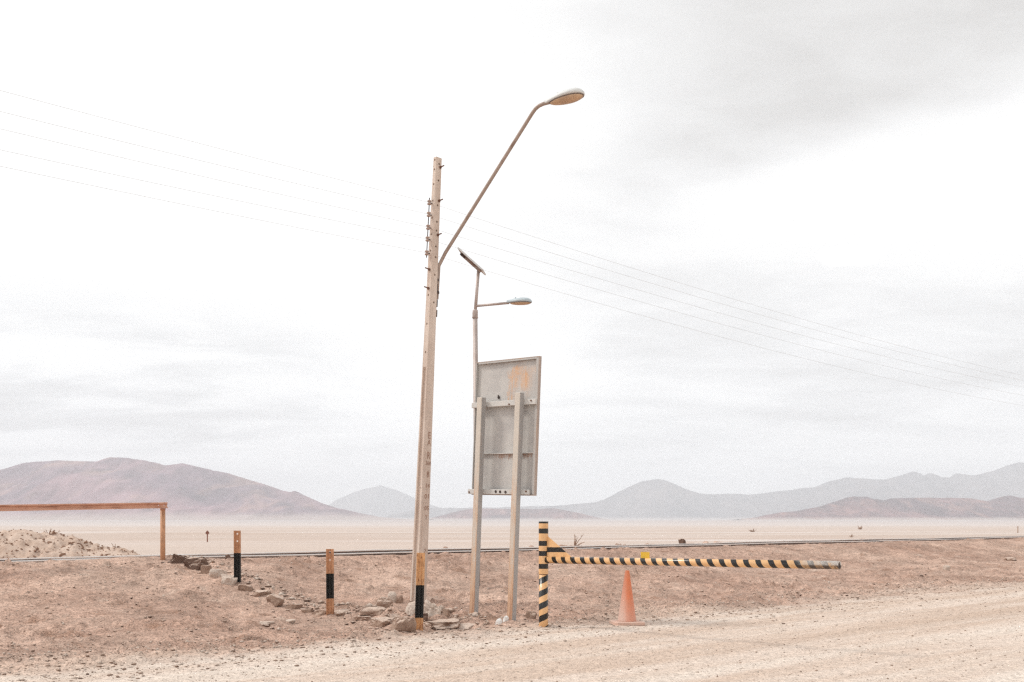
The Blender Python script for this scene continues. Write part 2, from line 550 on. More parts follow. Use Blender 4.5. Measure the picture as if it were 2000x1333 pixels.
def steel_material(name, base, rust_amt=0.55, lo=0.0):
    """weathered pale paint over steel with rust"""
    m, nt, b = new_mat(name); g = G(nt)
    p = g.coord()
    n1 = g.noise(g.v('MULTIPLY', p, (6, 6, 1.3)), 1, 6, 0.65); n2 = g.noise(p, 45, 5, 0.65); n3 = g.noise(p, 2.2, 4, 0.6)
    col = g.mul(base, g.comb(*([g.grey(n3, 0.86, 1.14)] * 3)))
    z = g.sep(p)[2]
    lowr = g.ss(z, 1.9, 0.1) if lo else 0.0
    r = g.m('ADD', n1, g.m('MULTIPLY', g.m('SUBTRACT', n2, 0.5), 0.35))
    r = g.m('ADD', r, g.m('MULTIPLY', lowr, lo))
    col = g.mix(g.ss(r, 0.60 - 0.1 * rust_amt, 0.80, 0, 0.65), col, (0.52, 0.30, 0.165))
    col = g.mix(g.ss(r, 0.76, 0.9, 0, 0.8), col, (0.24, 0.10, 0.05))
    finish(g, b, col, 0.6, g.bump(n2, 0.2, 0.004), spec=0.35)
    return m


def paint_post_material(name, bands, zmax, yellow, worn=0.5):
    """rail post painted orange and black; bands are (from_fraction, colour index)"""
    m, nt, b = new_mat(name); g = G(nt)
    p = g.coord()
    z = g.sep(p)[2]
    n1 = g.noise(p, 14, 5, 0.65); n2 = g.noise(g.v('MULTIPLY', p, (30, 30, 9)), 1, 5, 0.7)
    zz = g.m('DIVIDE', g.m('ADD', z, g.m('MULTIPLY', g.m('SUBTRACT', n1, 0.5), 0.012)), zmax)
    blk = (0.012, 0.011, 0.010)
    mask = g.sep(g.stops(zz, [(f, (v, v, v)) for f, v in bands]))[0]
    org = g.mix(g.ss(n1, 0.35, 0.7), yellow, tuple(c * 0.72 for c in yellow))
    org = g.mix(g.ss(n2, 0.53, 0.66, 0, worn), org, (0.26, 0.10, 0.045))
    bk = g.mix(g.ss(n2, 0.60, 0.80, 0, 0.5), blk, (0.13, 0.075, 0.05))
    col = g.mix(mask, org, bk)
    finish(g, b, col, 0.55, g.bump(n2, 0.2, 0.004), spec=0.3)
    return m


def plain(name, col, rough=0.6, metal=0.0, var=0.12, scale=20, dirt=None):
    m, nt, b = new_mat(name); g = G(nt)
    p = g.coord()
    n = g.noise(p, scale, 5, 0.6)
    c = g.mul(col, g.comb(*([g.grey(n, 1 - var, 1 + var)] * 3)))
    if dirt: c = g.mix(g.ss(g.noise(p, scale * 0.3, 5, 0.65), 0.48, 0.7, 0, 0.75), c, dirt)
    finish(g, b, c, rough, g.bump(n, 0.12, 0.003), metal=metal)
    return m


M_EARTH = earth_material()
M_ROCK = rock_material('tan_stone', (0.40, 0.285, 0.22), (0.28, 0.185, 0.14), (0.155, 0.095, 0.07))
M_DARK = rock_material('dark_stone', (0.19, 0.12, 0.09), (0.14, 0.088, 0.068), (0.085, 0.055, 0.042))
M_PALE = rock_material('pale_stone', (0.66, 0.57, 0.495), (0.56, 0.46, 0.39), (0.42, 0.31, 0.25))
M_CONC = concrete_material()
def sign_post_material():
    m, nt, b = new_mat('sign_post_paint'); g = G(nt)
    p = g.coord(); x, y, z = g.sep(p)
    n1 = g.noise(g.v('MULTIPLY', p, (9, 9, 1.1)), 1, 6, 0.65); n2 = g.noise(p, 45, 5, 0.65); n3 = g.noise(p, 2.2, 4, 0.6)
    face = g.ss(y, -0.040, -0.046)                        # left face: light from the left painted in as paler beige, plus rust
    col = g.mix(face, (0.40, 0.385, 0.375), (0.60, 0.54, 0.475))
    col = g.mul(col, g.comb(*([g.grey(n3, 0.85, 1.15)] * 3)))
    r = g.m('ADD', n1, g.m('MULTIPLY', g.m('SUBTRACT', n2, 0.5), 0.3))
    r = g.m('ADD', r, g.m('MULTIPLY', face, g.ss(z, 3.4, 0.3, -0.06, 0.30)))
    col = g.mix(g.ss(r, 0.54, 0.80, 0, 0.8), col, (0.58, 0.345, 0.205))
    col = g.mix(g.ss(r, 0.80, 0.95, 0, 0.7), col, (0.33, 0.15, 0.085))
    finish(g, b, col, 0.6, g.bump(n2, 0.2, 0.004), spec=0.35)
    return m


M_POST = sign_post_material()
M_RUSTPIPE = plain('weathered_pipe', (0.38, 0.30, 0.255), 0.6, 0.2, 0.2, 12, (0.20, 0.12, 0.085))
M_GALV = plain('pole_steel', (0.50, 0.43, 0.40), 0.55, 0.3, 0.12, 10, (0.33, 0.24, 0.20))
M_HOUSING = plain('lamp_housing', (0.68, 0.70, 0.70), 0.5, 0.0, 0.06, 8, (0.58, 0.56, 0.52))
M_HOUSING2 = plain('blue_grey_housing', (0.46, 0.53, 0.565), 0.5, 0.0, 0.06, 8)
M_AMBER = plain('yellowed_lens', (0.58, 0.41, 0.27), 0.45, 0.0, 0.22, 9, (0.38, 0.26, 0.19))
M_RIM = plain('lens_rim', (0.20, 0.16, 0.15), 0.6)
M_DARKMETAL = plain('dark_metal', (0.075, 0.055, 0.05), 0.6, 0.4)
M_RUSTBOLT = plain('rusty_bolt', (0.20, 0.105, 0.07), 0.7, 0.3)
M_CERAMIC = plain('insulator_ceramic', (0.42, 0.31, 0.26), 0.4)
M_WIRE = plain('wire_metal', (0.46, 0.45, 0.44), 0.6, 0.0)
M_SOLAR = plain('solar_glass', (0.02, 0.025, 0.05), 0.12)
M_ALU = plain('aluminium_frame', (0.62, 0.62, 0.61), 0.4, 0.5)
M_UNDER = plain('panel_backsheet', (0.46, 0.33, 0.26), 0.7, 0, 0.1, 10, (0.12, 0.08, 0.07))
M_STENCIL = plain('stencil_paint', (0.34, 0.20, 0.145), 0.8, 0, 0.3, 30, (0.36, 0.24, 0.185))
M_RAILHEAD = plain('railway_steel', (0.155, 0.115, 0.10), 0.5, 0.5, 0.2, 6, (0.10, 0.065, 0.05))
M_POLISHED = plain('worn_rail_top', (0.80, 0.78, 0.76), 0.38, 0.75, 0.08, 5)
M_SLEEPER = plain('old_sleeper_wood', (0.14, 0.095, 0.072), 0.9, 0, 0.2, 9, (0.30, 0.21, 0.165))
M_YELLOWTAG = plain('yellow_plate', (0.68, 0.43, 0.05), 0.5, 0, 0.06, 30)
M_TWIG = plain('dry_wood', (0.36, 0.24, 0.175), 0.9, 0, 0.3, 20)
M_CLOD = plain('brown_clod', (0.27, 0.16, 0.11), 0.95, 0, 0.3, 6)
M_MARKER = plain('marker_paint', (0.22, 0.085, 0.055), 0.7)
M_WHITEBIT = plain('bleached_plastic', (0.82, 0.82, 0.80), 0.5, 0, 0.06)

# ================================================================== ground, road and salt flat: one continuous sheet
def grid_axis(lo, hi, step, far, grow):
    a = list(np.arange(lo, hi + 1e-6, step))
    st = step
    up = []; x = a[-1]
    while x < far:
        st *= grow; x += st; up.append(x)
    st = step; dn = []; x = a[0]
    while x > -far:
        st *= grow; x -= st; dn.append(x)
    return np.array(dn[::-1] + a + up)


def build_ground():
    xs = grid_axis(-7.5, 8.5, 0.048, 7000, 1.022)
    ys = [8.0]
    while ys[-1] < 7100:
        y = ys[-1]
        ys.append(y + (max(0.045, 0.0042 * y) if y < 60 else max(0.25, 0.0042 * y) * (1 + (y - 60) / 500)))
    dn = []; st = 0.06; y = 8.0
    while y > -3000:
        st *= 1.07; y -= st; dn.append(y)
    ys = np.array(dn[::-1] + ys)
    X, Y = np.meshgrid(xs, ys)
    Z = gz_arr(X, Y)
    nx, ny = len(xs), len(ys)
    V = np.stack([X.ravel(), Y.ravel(), Z.ravel()], 1)
    idx = np.arange(nx * ny).reshape(ny, nx)
    Q = np.stack([idx[:-1, :-1], idx[:-1, 1:], idx[1:, 1:], idx[1:, :-1]], -1).reshape(-1, 4)
    cx = V[Q, 0].mean(1); cy = V[Q, 1].mean(1)
    s = s_of(cx, cy)
    edge = 10.9 + 0.45 * fbm(cx / 1.4, cy / 1.4, 91, 3)
    isroad = (s > edge) & (s < 34)
    issalt = s < -2.6 + 0.3 * fbm(cx / 2, cy / 2, 95, 2)
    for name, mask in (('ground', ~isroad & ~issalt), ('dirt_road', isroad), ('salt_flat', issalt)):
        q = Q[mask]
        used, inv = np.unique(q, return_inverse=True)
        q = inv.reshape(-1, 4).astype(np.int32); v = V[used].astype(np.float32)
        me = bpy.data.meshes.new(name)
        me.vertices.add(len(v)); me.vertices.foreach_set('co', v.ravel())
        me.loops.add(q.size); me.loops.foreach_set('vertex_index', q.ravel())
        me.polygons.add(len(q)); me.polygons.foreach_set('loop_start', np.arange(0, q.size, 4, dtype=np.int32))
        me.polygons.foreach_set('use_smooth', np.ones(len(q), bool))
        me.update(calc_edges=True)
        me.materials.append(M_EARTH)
        o = link(bpy.data.objects.new(name, me))
        lab = {'ground': 'brown stony dirt rising from the road to the railway',
               'dirt_road': 'pale compacted dirt road crossing the foreground',
               'salt_flat': 'pale tan salt flat stretching to the hills'}[name]
        tag(o, lab, {'ground': 'ground', 'dirt_road': 'road', 'salt_flat': 'plain'}[name], kind='structure')


build_ground()

# ================================================================== hills
def hill(name, label, pts, D, mat, depth, seed, nx=260, ny=60, rough=0.5):
    px = np.array([p[0] for p in pts], float); py = np.array([p[1] for p in pts], float)
    xs = np.linspace(px[0], px[-1], nx)
    hh = np.maximum((HZ - np.interp(xs, px, py)) / F * D, 0) + EYE
    X0 = (xs - 1000) / F * D
    w = X0[-1] - X0[0]
    hmax = hh.max()
    hh = hh + 0.010 * hmax * fbm(xs / 14.0, xs * 0 + 3.3, seed, 4) * np.clip(hh / (0.2 * hmax), 0, 1)
    V = []
    vv = np.linspace(-1, 1, ny)
    wob = fbm(X0 / (hmax * 1.8), X0 * 0, seed + 5, 3)
    for v in vv:
        a = abs(v)
        prof = (1 - a) ** 1.75 * (1 + 0.5 * a)
        dep = depth * (0.45 + 0.55 * hh / hmax)
        yy = D + v * dep + (1 - a) * depth * 0.10 * wob
        rav = fbm(X0 / (hmax * 0.55) + v * 1.2, np.full_like(X0, v * 2.2), seed + 9, 4)
        rav2 = -np.abs(fbm(X0 / (hmax * 0.9) + v * 0.8, np.full_like(X0, v * 0.9), seed + 19, 3))
        e = 4 * a * (1 - a)
        z = hh * prof * (1 + rough * e * (0.45 * rav + 0.7 * (rav2 + 0.25))) - 3.0 * a ** 4 - 0.5 * a
        V.append(np.stack([X0, yy, z], 1))
    V = np.concatenate(V).astype(np.float32)
    idx = np.arange(nx * ny).reshape(ny, nx)
    q = np.stack([idx[:-1, :-1], idx[:-1, 1:], idx[1:, 1:], idx[1:, :-1]], -1).reshape(-1, 4).astype(np.int32)
    me = bpy.data.meshes.new(name)
    me.vertices.add(len(V)); me.vertices.foreach_set('co', V.ravel())
    me.loops.add(q.size); me.loops.foreach_set('vertex_index', q.ravel())
    me.polygons.add(len(q)); me.polygons.foreach_set('loop_start', np.arange(0, q.size, 4, dtype=np.int32))
    me.polygons.foreach_set('use_smooth', np.ones(len(q), bool))
    me.update(calc_edges=True); me.materials.append(mat)
    return tag(link(bpy.data.objects.new(name, me)), label, 'hill', kind='structure')


M_H1 = hill_material('hill_earth', (0.33, 0.205, 0.225), (0.21, 0.145, 0.175), (0.42, 0.27, 0.24), 0.0026, 22.0)
M_H2 = hill_material('far_range_rock', (0.15, 0.13, 0.135), (0.105, 0.095, 0.105), (0.19, 0.155, 0.15), 0.0020, 16.0)
M_H3 = hill_material('low_hill_rock', (0.22, 0.12, 0.122), (0.11, 0.07, 0.082), (0.32, 0.18, 0.155), 0.006, 9.0)
hill('hill', 'broad brown and mauve hill on the left', [(-700, 1010), (-500, 985), (-300, 950), (-100, 935), (0, 921), (40, 908), (75, 902), (120, 899), (165, 901), (190, 900), (218, 891), (250, 893), (290, 899), (325, 908), (360, 905), (400, 915), (440, 922), (500, 942), (540, 955), (560, 960), (570, 957), (590, 967), (620, 981), (650, 991), (700, 1002), (740, 1010), (800, 1015), (840, 1017)], 2500, M_H1, 760, 5, 460, 110, 0.9)
hill('far_hill', 'pale blue cone-shaped hill left of the concrete pole', [(590, 1015), (645, 985), (660, 975), (690, 961), (720, 953), (745, 946), (775, 956), (805, 970), (840, 985), (900, 1003), (960, 1014)], 6700, M_H2, 500, 15)
hill('mountain_range', 'long blue-grey mountain range across the right half of the horizon', [(760, 1005), (840, 992), (900, 992), (1000, 990), (1100, 987), (1160, 981), (1180, 975), (1215, 955), (1250, 939), (1283, 934), (1300, 938), (1340, 956), (1370, 965), (1420, 965), (1480, 966), (1520, 959), (1590, 951), (1620, 938), (1650, 931), (1680, 935), (1720, 936), (1760, 926), (1775, 921), (1795, 929), (1806, 924), (1830, 931), (1850, 930), (1862, 922), (1890, 927), (1940, 918), (1990, 901), (2050, 905), (2200, 930), (2500, 970), (2800, 1012)], 5000, M_H2, 860, 25, 460, 60, 0.8)
hill('low_hill', 'low grey hill behind the sign and the gate post', [(830, 1015), (870, 1005), (900, 997), (930, 993), (1000, 994), (1060, 994), (1080, 992), (1110, 998), (1130, 1002), (1170, 1012), (1190, 1015)], 3000, M_H3, 170, 35)
hill('low_hill', 'dark purple low hills in front of the right range', [(1440, 1015), (1480, 1010), (1520, 1002), (1560, 997), (1600, 989), (1640, 975), (1670, 969), (1700, 972), (1725, 977), (1740, 973), (1800, 971), (1850, 972), (1890, 973), (1915, 978), (1925, 979), (1950, 970), (1970, 968), (1990, 973), (2050, 972), (2150, 985), (2300, 1012)], 2400, M_H3, 300, 45, 360, 70, 0.9)

# ================================================================== haze: the dry, dusty air
hb = bmesh.new()
box(hb, (0, 2200, 160), (15000, 10800, 326))
hm = bpy.data.materials.new('haze')
hm.use_nodes = True
hm.node_tree.nodes.clear()
ho = hm.node_tree.nodes.new('ShaderNodeOutputMaterial')
hv = hm.node_tree.nodes.new('ShaderNodeVolumePrincipled')
hv.inputs['Color'].default_value = (0.90, 0.94, 0.99, 1)
hv.inputs['Density'].default_value = 2.85e-4
hm.node_tree.links.new(hv.outputs[0], ho.inputs['Volume'])
tag(obj('haze', hb, hm), 'thin dusty haze in the air over the plain', 'haze', kind='stuff')

# ================================================================== railway
def rail_profile(h=0.13, foot=0.115, head=0.065, web=0.018):
    f, d, w = foot / 2, head / 2, web / 2
    half = [(f, 0), (f, 0.010), (w * 2.2, 0.026), (w, 0.038), (w, h - 0.042), (d * 0.9, h - 0.032), (d, h - 0.024), (d, h - 0.006), (d * 0.8, h)]
    return half + [(-x, y) for x, y in half[::-1]]


def build_rail(name, off, t0, t1, ztop):
    prof = rail_profile()
    bm = bmesh.new()
    secs = []
    n = int((t1 - t0) / 2.5)
    for i in range(n + 1):
        t = t0 + (t1 - t0) * i / n
        c = (T0[0] + TD[0] * t + TN[0] * off, T0[1] + TD[1] * t + TN[1] * off)
        wob = 0.012 * math.sin(t * 0.31 + off) + 0.008 * math.sin(t * 0.83)
        secs.append([(c[0] + TN[0] * a, c[1] + TN[1] * a, ztop - 0.13 + b + wob) for a, b in prof])
    loft(bm, secs)
    bm.normal_update()
    o = obj(name, bm, M_RAILHEAD, track)
    o.data.materials.append(M_POLISHED)
    for p in o.data.polygons:
        if p.center.z > ztop - 0.036: p.material_index = 1
    return o


track = tag(empty('railway_track', (T0[0], T0[1], 0.655)), 'railway track half buried in dirt on its low embankment', 'railway track')
for off in (0.72, -0.80):
    o = build_rail('rail', off, -14, 190, 0.716)
    o.location = (-T0[0], -T0[1], -0.655)
slb = bmesh.new()
box(slb, (0, 0, 0), (0.24, 2.2, 0.14), bevel=0.015)
slm = bpy.data.meshes.new('sleeper'); slb.to_mesh(slm); slb.free(); slm.materials.append(M_SLEEPER)
for i in range(60):
    t = -6 + i * 0.95
    so = link(bpy.data.objects.new('sleeper', slm))
    so.parent = track
    so.location = (TD[0] * t + TN[0] * -0.05, TD[1] * t + TN[1] * -0.05, -0.085 + rng.uniform(-0.012, 0.004))
    so.rotation_euler = (0, 0, math.atan2(TD[1], TD[0]) + rng.uniform(-0.03, 0.03))

# ================================================================== rocks
def rock_bm(seed, w, dpt, h, sub=2, boxy=0.55, cuts=8, flat_top=False, rough=0.06):
    r = random.Random(seed)
    bm = bmesh.new()
    bmesh.ops.create_icosphere(bm, subdivisions=sub, radius=1.0)
    planes = []
    for _ in range(cuts):
        n = Vector((r.gauss(0, 1), r.gauss(0, 1), r.gauss(0, 0.8))).normalized()
        planes.append((n, r.uniform(0.52, 0.86)))
    if flat_top: planes.append((Vector((r.uniform(-.15, .15), r.uniform(-.15, .15), 1)).normalized(), 0.5))
    for v in bm.verts:
        p = v.co.copy()
        q = Vector([math.copysign(abs(c) ** (1 - 0.45 * boxy), c) for c in p])
        for n, o in planes:
            k = q.dot(n) - o
            if k > 0: q -= n * k * 0.95
        sv = Vector((seed * 3.17, seed * 1.31, seed * 0.77))
        q += p * (mnoise.fractal(p * 1.6 + sv, 0.9, 2.1, 5) * rough * 2.2)
        ridge = abs(mnoise.noise(p * 2.7 + sv * 2))
        q -= p * max(0.0, 0.12 - ridge) * rough * 6
        v.co = q
    co = [v.co for v in bm.verts]
    mn = [min(c[i] for c in co) for i in range(3)]; mx = [max(c[i] for c in co) for i in range(3)]
    for v in bm.verts:
        v.co = Vector(((v.co.x - (mn[0] + mx[0]) / 2) / (mx[0] - mn[0]) * w,
                       (v.co.y - (mn[1] + mx[1]) / 2) / (mx[1] - mn[1]) * dpt,
                       (v.co.z - mn[2]) / (mx[2] - mn[2]) * h))
    return bm


def stone(label, x0, x1, y0, y1, mat, seed, group=None, flat=False, depth=0.75, sub=2, yaw=0.0, roll=0.0, cat='stone', name='stone', cuts=8, rough=0.075, sink=0.44):
    sub = min(sub + 1, 4)
    p = at((x0 + x1) / 2, y1)
    k = p.y / F
    w = (x1 - x0) * k * 1.04
    h = (y1 - y0) * k * 1.0
    dp = max(w * depth * (1.25 if flat else 1.0), 0.03)
    h = max(h - dp * 0.5 * (EYE - p.z) / p.y, 0.35 * h)
    if flat: h *= 0.82
    full = h / (1 - sink)
    bm = rock_bm(seed, w, dp, full, sub, 0.55, cuts, flat, rough)
    o = obj(name, bm, mat, None, False, (p.x, p.y + dp * 0.35, p.z - full * sink), (0, roll, yaw))
    tag(o, label, cat, group)
    return o


BORDER = 'stones of the rough border'
stone('rough brown clod starting the stone border beside the rail barrier post', 331, 359, 1081, 1101, M_DARK, 1, BORDER, sub=3, rough=0.12)
stone('large dark-sided boulder, biggest near the barrier end of the stone border', 355, 400, 1088, 1113, M_DARK, 2, BORDER, sub=3)
stone('rounded tan border stone just below the big dark boulder', 390, 412, 1103, 1122, M_ROCK, 3, BORDER)
stone('white-topped border stone, second below the big dark boulder', 407, 438, 1107, 1128, M_PALE, 4, BORDER, flat=True)
stone('white-topped border stone touching the foot of the black-footed bollard', 427, 462, 1117, 1143, M_PALE, 55, BORDER, flat=True, sub=3)
stone('long flat border stone just right of the black-footed bollard', 464, 494, 1138, 1156, M_ROCK, 6, BORDER, flat=True, yaw=-0.4)
stone('long low border stone, second right of the black-footed bollard', 488, 524, 1150, 1165, M_ROCK, 7, BORDER, flat=True, yaw=-0.35)
stone('border stone with dark square end midway between the two far bollards', 518, 556, 1161, 1182, M_ROCK, 8, BORDER, yaw=-0.3)
stone('flat half-buried border slab right of the dark-ended stone', 555, 589, 1177, 1191, M_ROCK, 9, BORDER, flat=True, yaw=-0.3)
stone('small flat border stone two places left of the banded bollard', 585, 610, 1185, 1197, M_ROCK, 10, BORDER, flat=True)
stone('flat border stone touching the left side of the banded bollard', 607, 641, 1187, 1202, M_ROCK, 11, BORDER, flat=True)
stone('flat border stone right of the banded bollard', 652, 690, 1188, 1203, M_ROCK, 12, BORDER, flat=True)
stone('lumpy grey-brown slab left of the rock heap by the concrete pole', 698, 754, 1182, 1205, M_ROCK, 13, BORDER, flat=True, sub=3)
stone('flat tan slab in front of the leaning slab by the concrete pole', 743, 788, 1194, 1207, M_ROCK, 14, BORDER, flat=True)
stone('thin low slab at the left end of the rock heap', 688, 736, 1200, 1211, M_ROCK, 15, BORDER, flat=True)
stone('low tan stone left of the big square block', 720, 768, 1204, 1224, M_ROCK, 16, BORDER, flat=True, sub=3)
stone('big square tan block at the left foot of the nearest bollard', 762, 808, 1196, 1231, M_ROCK, 17, BORDER, flat=True, sub=3, depth=0.9, cuts=4, yaw=0.25)
stone('pale pointed stone behind the nearest bollard at the pole foot', 790, 822, 1175, 1201, M_PALE, 58, BORDER, cuts=12)
stone('round white stone on top of the leaning slab', 756, 774, 1156, 1174, M_PALE, 19, 'stones heaped by the concrete pole', rough=0.03, cuts=3)
stone('leaning brown slab left of the concrete pole foot', 734, 776, 1164, 1188, M_ROCK, 20, 'stones heaped by the concrete pole', roll=-0.25, sub=3)
stone('small tan stone right of the round white stone', 772, 787, 1163, 1179, M_ROCK, 21, 'stones heaped by the concrete pole')
stone('knobbly lump of pebbly concrete right of the nearest bollard', 826, 867, 1171, 1202, M_PALE, 22, 'stones heaped by the concrete pole', sub=3, rough=0.2, cuts=5)
stone('small stone at the right end of the knobbly lump', 864, 878, 1189, 1202, M_ROCK, 23, 'stones heaped by the concrete pole')
stone('small dark stone touching the right side of the nearest bollard', 824, 836, 1198, 1215, M_DARK, 24, 'stones heaped by the concrete pole')
stone('broad flat slab right of the nearest bollard', 826, 896, 1206, 1226, M_ROCK, 25, BORDER, flat=True, sub=3, depth=1.25)
stone('thin pale slab in front of the left sign post', 866, 942, 1212, 1230, M_PALE, 26, BORDER, flat=True, sub=3, depth=1.2)
stone('rounded tan rock just left of the striped gate post', 1026, 1048, 1193, 1209, M_ROCK, 27, sub=3, rough=0.08)
stone('round dark rock left of the black-footed bollard near the track', 437, 449, 1084, 1094, M_DARK, 29)
stone('brown rock beyond the track above the yellow plate', 1326, 1340, 1053, 1063, M_DARK, 31)
stone('small dark flat stone in the dirt left of the banded bollard', 511, 526, 1218, 1225, M_DARK, 32, flat=True)
stone('thin pale flake in the dirt right of the small dark flat stone', 503, 532, 1212, 1220, M_PALE, 33, flat=True)
stone('pale flat flake nearest below the banded bollard', 556, 576, 1209, 1217, M_PALE, 34, flat=True)
stone('pale stone on the brown slope right of the boom end', 1844, 1858, 1104, 1113, M_PALE, 35)
stone('dark stone by the road edge right of the boom end', 1796, 1805, 1123, 1128, M_DARK, 36)
stone('dark rock on the mound face at the left edge', 18, 33, 1060, 1076, M_DARK, 37, 'dark rocks on the mound')
stone('lower dark rock on the mound face at the left edge', 20, 34, 1074, 1084, M_DARK, 38, 'dark rocks on the mound')
stone('brown lump at the right end of the mound', 228, 240, 1070, 1080, M_CLOD, 39)
stone('tan clod at the far right of the brown slope', 1966, 1990, 1087, 1096, M_ROCK, 40, flat=True, rough=0.14)
stone('white plastic scrap nearest the right sign post foot', 982, 994, 1203, 1215, M_WHITEBIT, 41, 'white scraps by the sign', name='plastic_scrap', cat='litter')
stone('round white scrap between the two sign posts', 967, 981, 1208, 1221, M_WHITEBIT, 42, 'white scraps by the sign', name='plastic_scrap', cat='litter', cuts=3, rough=0.02)

# ------------------------------------------------------------------ loose pebbles, too many to count
def pebbles(name, label, n, mats, region, rsize, seed, probs):
    rs = np.random.RandomState(seed)
    ico = bmesh.new(); bmesh.ops.create_cone(ico, cap_ends=False, segments=4, radius1=1.0, radius2=0.0, depth=1.0, matrix=Matrix.Translation((0, 0, 0.5)))
    bmesh.ops.create_cone(ico, cap_ends=False, segments=4, radius1=1.0, radius2=0.0, depth=1.0, matrix=Matrix.Translation((0, 0, -0.5)) @ Matrix.Rotation(math.pi, 4, 'X'))
    bmesh.ops.remove_doubles(ico, verts=ico.verts, dist=1e-4)
    ico.verts.index_update()
    bv = np.array([v.co[:] for v in ico.verts]); bf = np.array([[v.index for v in f.verts] for f in ico.faces]); ico.free()
    pts = region(rs, n)
    n = len(pts)
    z = gz_arr(pts[:, 0], pts[:, 1])
    size = rsize[0] * (rsize[1] / rsize[0]) ** (rs.rand(n) ** 3.2)
    sc = size[:, None] * (0.55 + 0.9 * rs.rand(n, 3)) * np.array([1, 1, 0.62])
    ang = rs.rand(n) * 6.28
    jit = 1 + 0.28 * (rs.rand(n, len(bv), 1) - 0.5) * 2
    P = bv[None] * jit * sc[:, None, :]
    ca, sa = np.cos(ang)[:, None], np.sin(ang)[:, None]
    PX = P[..., 0] * ca - P[..., 1] * sa; PY = P[..., 0] * sa + P[..., 1] * ca
    V = np.stack([PX + pts[:, 0:1], PY + pts[:, 1:2], P[..., 2] + (z + sc[:, 2] * 0.35)[:, None]], -1).reshape(-1, 3).astype(np.float32)
    Fc = (bf[None] + (np.arange(n) * len(bv))[:, None, None]).reshape(-1, 3).astype(np.int32)
    me = bpy.data.meshes.new(name)
    me.vertices.add(len(V)); me.vertices.foreach_set('co', V.ravel())
    me.loops.add(Fc.size); me.loops.foreach_set('vertex_index', Fc.ravel())
    me.polygons.add(len(Fc)); me.polygons.foreach_set('loop_start', np.arange(0, Fc.size, 3, dtype=np.int32))
    mi = np.repeat(rs.choice(len(mats), n, p=probs), len(bf)).astype(np.int32)
    for mm in mats: me.materials.append(mm)
    me.polygons.foreach_set('material_index', mi)
    me.update(calc_edges=True)
    return tag(link(bpy.data.objects.new(name, me)), label, 'pebbles', kind='stuff')


def st_to_xy(s, t): return np.stack([T0[0] + TN[0] * s + TD[0] * t, T0[1] + TN[1] * s + TD[1] * t], 1)


def reg_slope(rs, n):
    s = 1.4 + rs.rand(n) * 9.3; t = -6 + 62 * rs.rand(n) ** 1.5
    return st_to_xy(s, t)


def reg_verge(rs, n):
    s = 10.25 + rs.randn(n) * 0.8; t = -6 + 50 * rs.rand(n) ** 1.4
    return st_to_xy(s, t)


def reg_road(rs, n):
    s = 11.0 + rs.rand(n) * 5.5; t = -5 + 34 * rs.rand(n) ** 1.3
    return st_to_xy(s, t)


MP = [M_ROCK, M_DARK, M_PALE]
pebbles('pebbles', 'small pebbles scattered over the brown slope', 20000, MP, reg_slope, (0.006, 0.030), 1, (0.60, 0.15, 0.25))
pebbles('pebbles', 'gravel and clods heaped along the road edge', 24000, MP, reg_verge, (0.006, 0.028), 2, (0.46, 0.06, 0.48))
def reg_border(rs, n):
    a = np.array(BORDER_LINE); i = rs.randint(1, len(a), n); f = rs.rand(n, 1)
    return a[i - 1] * (1 - f) + a[i] * f + rs.randn(n, 2) * 0.22


pebbles('rubble', 'broken rubble and grit lying along the stone border', 1500, MP, reg_border, (0.008, 0.06), 4, (0.6, 0.15, 0.25))
pebbles('pebbles', 'fine gravel strewn on the dirt road', 14000, MP, reg_road, (0.004, 0.016), 3, (0.34, 0.06, 0.60))

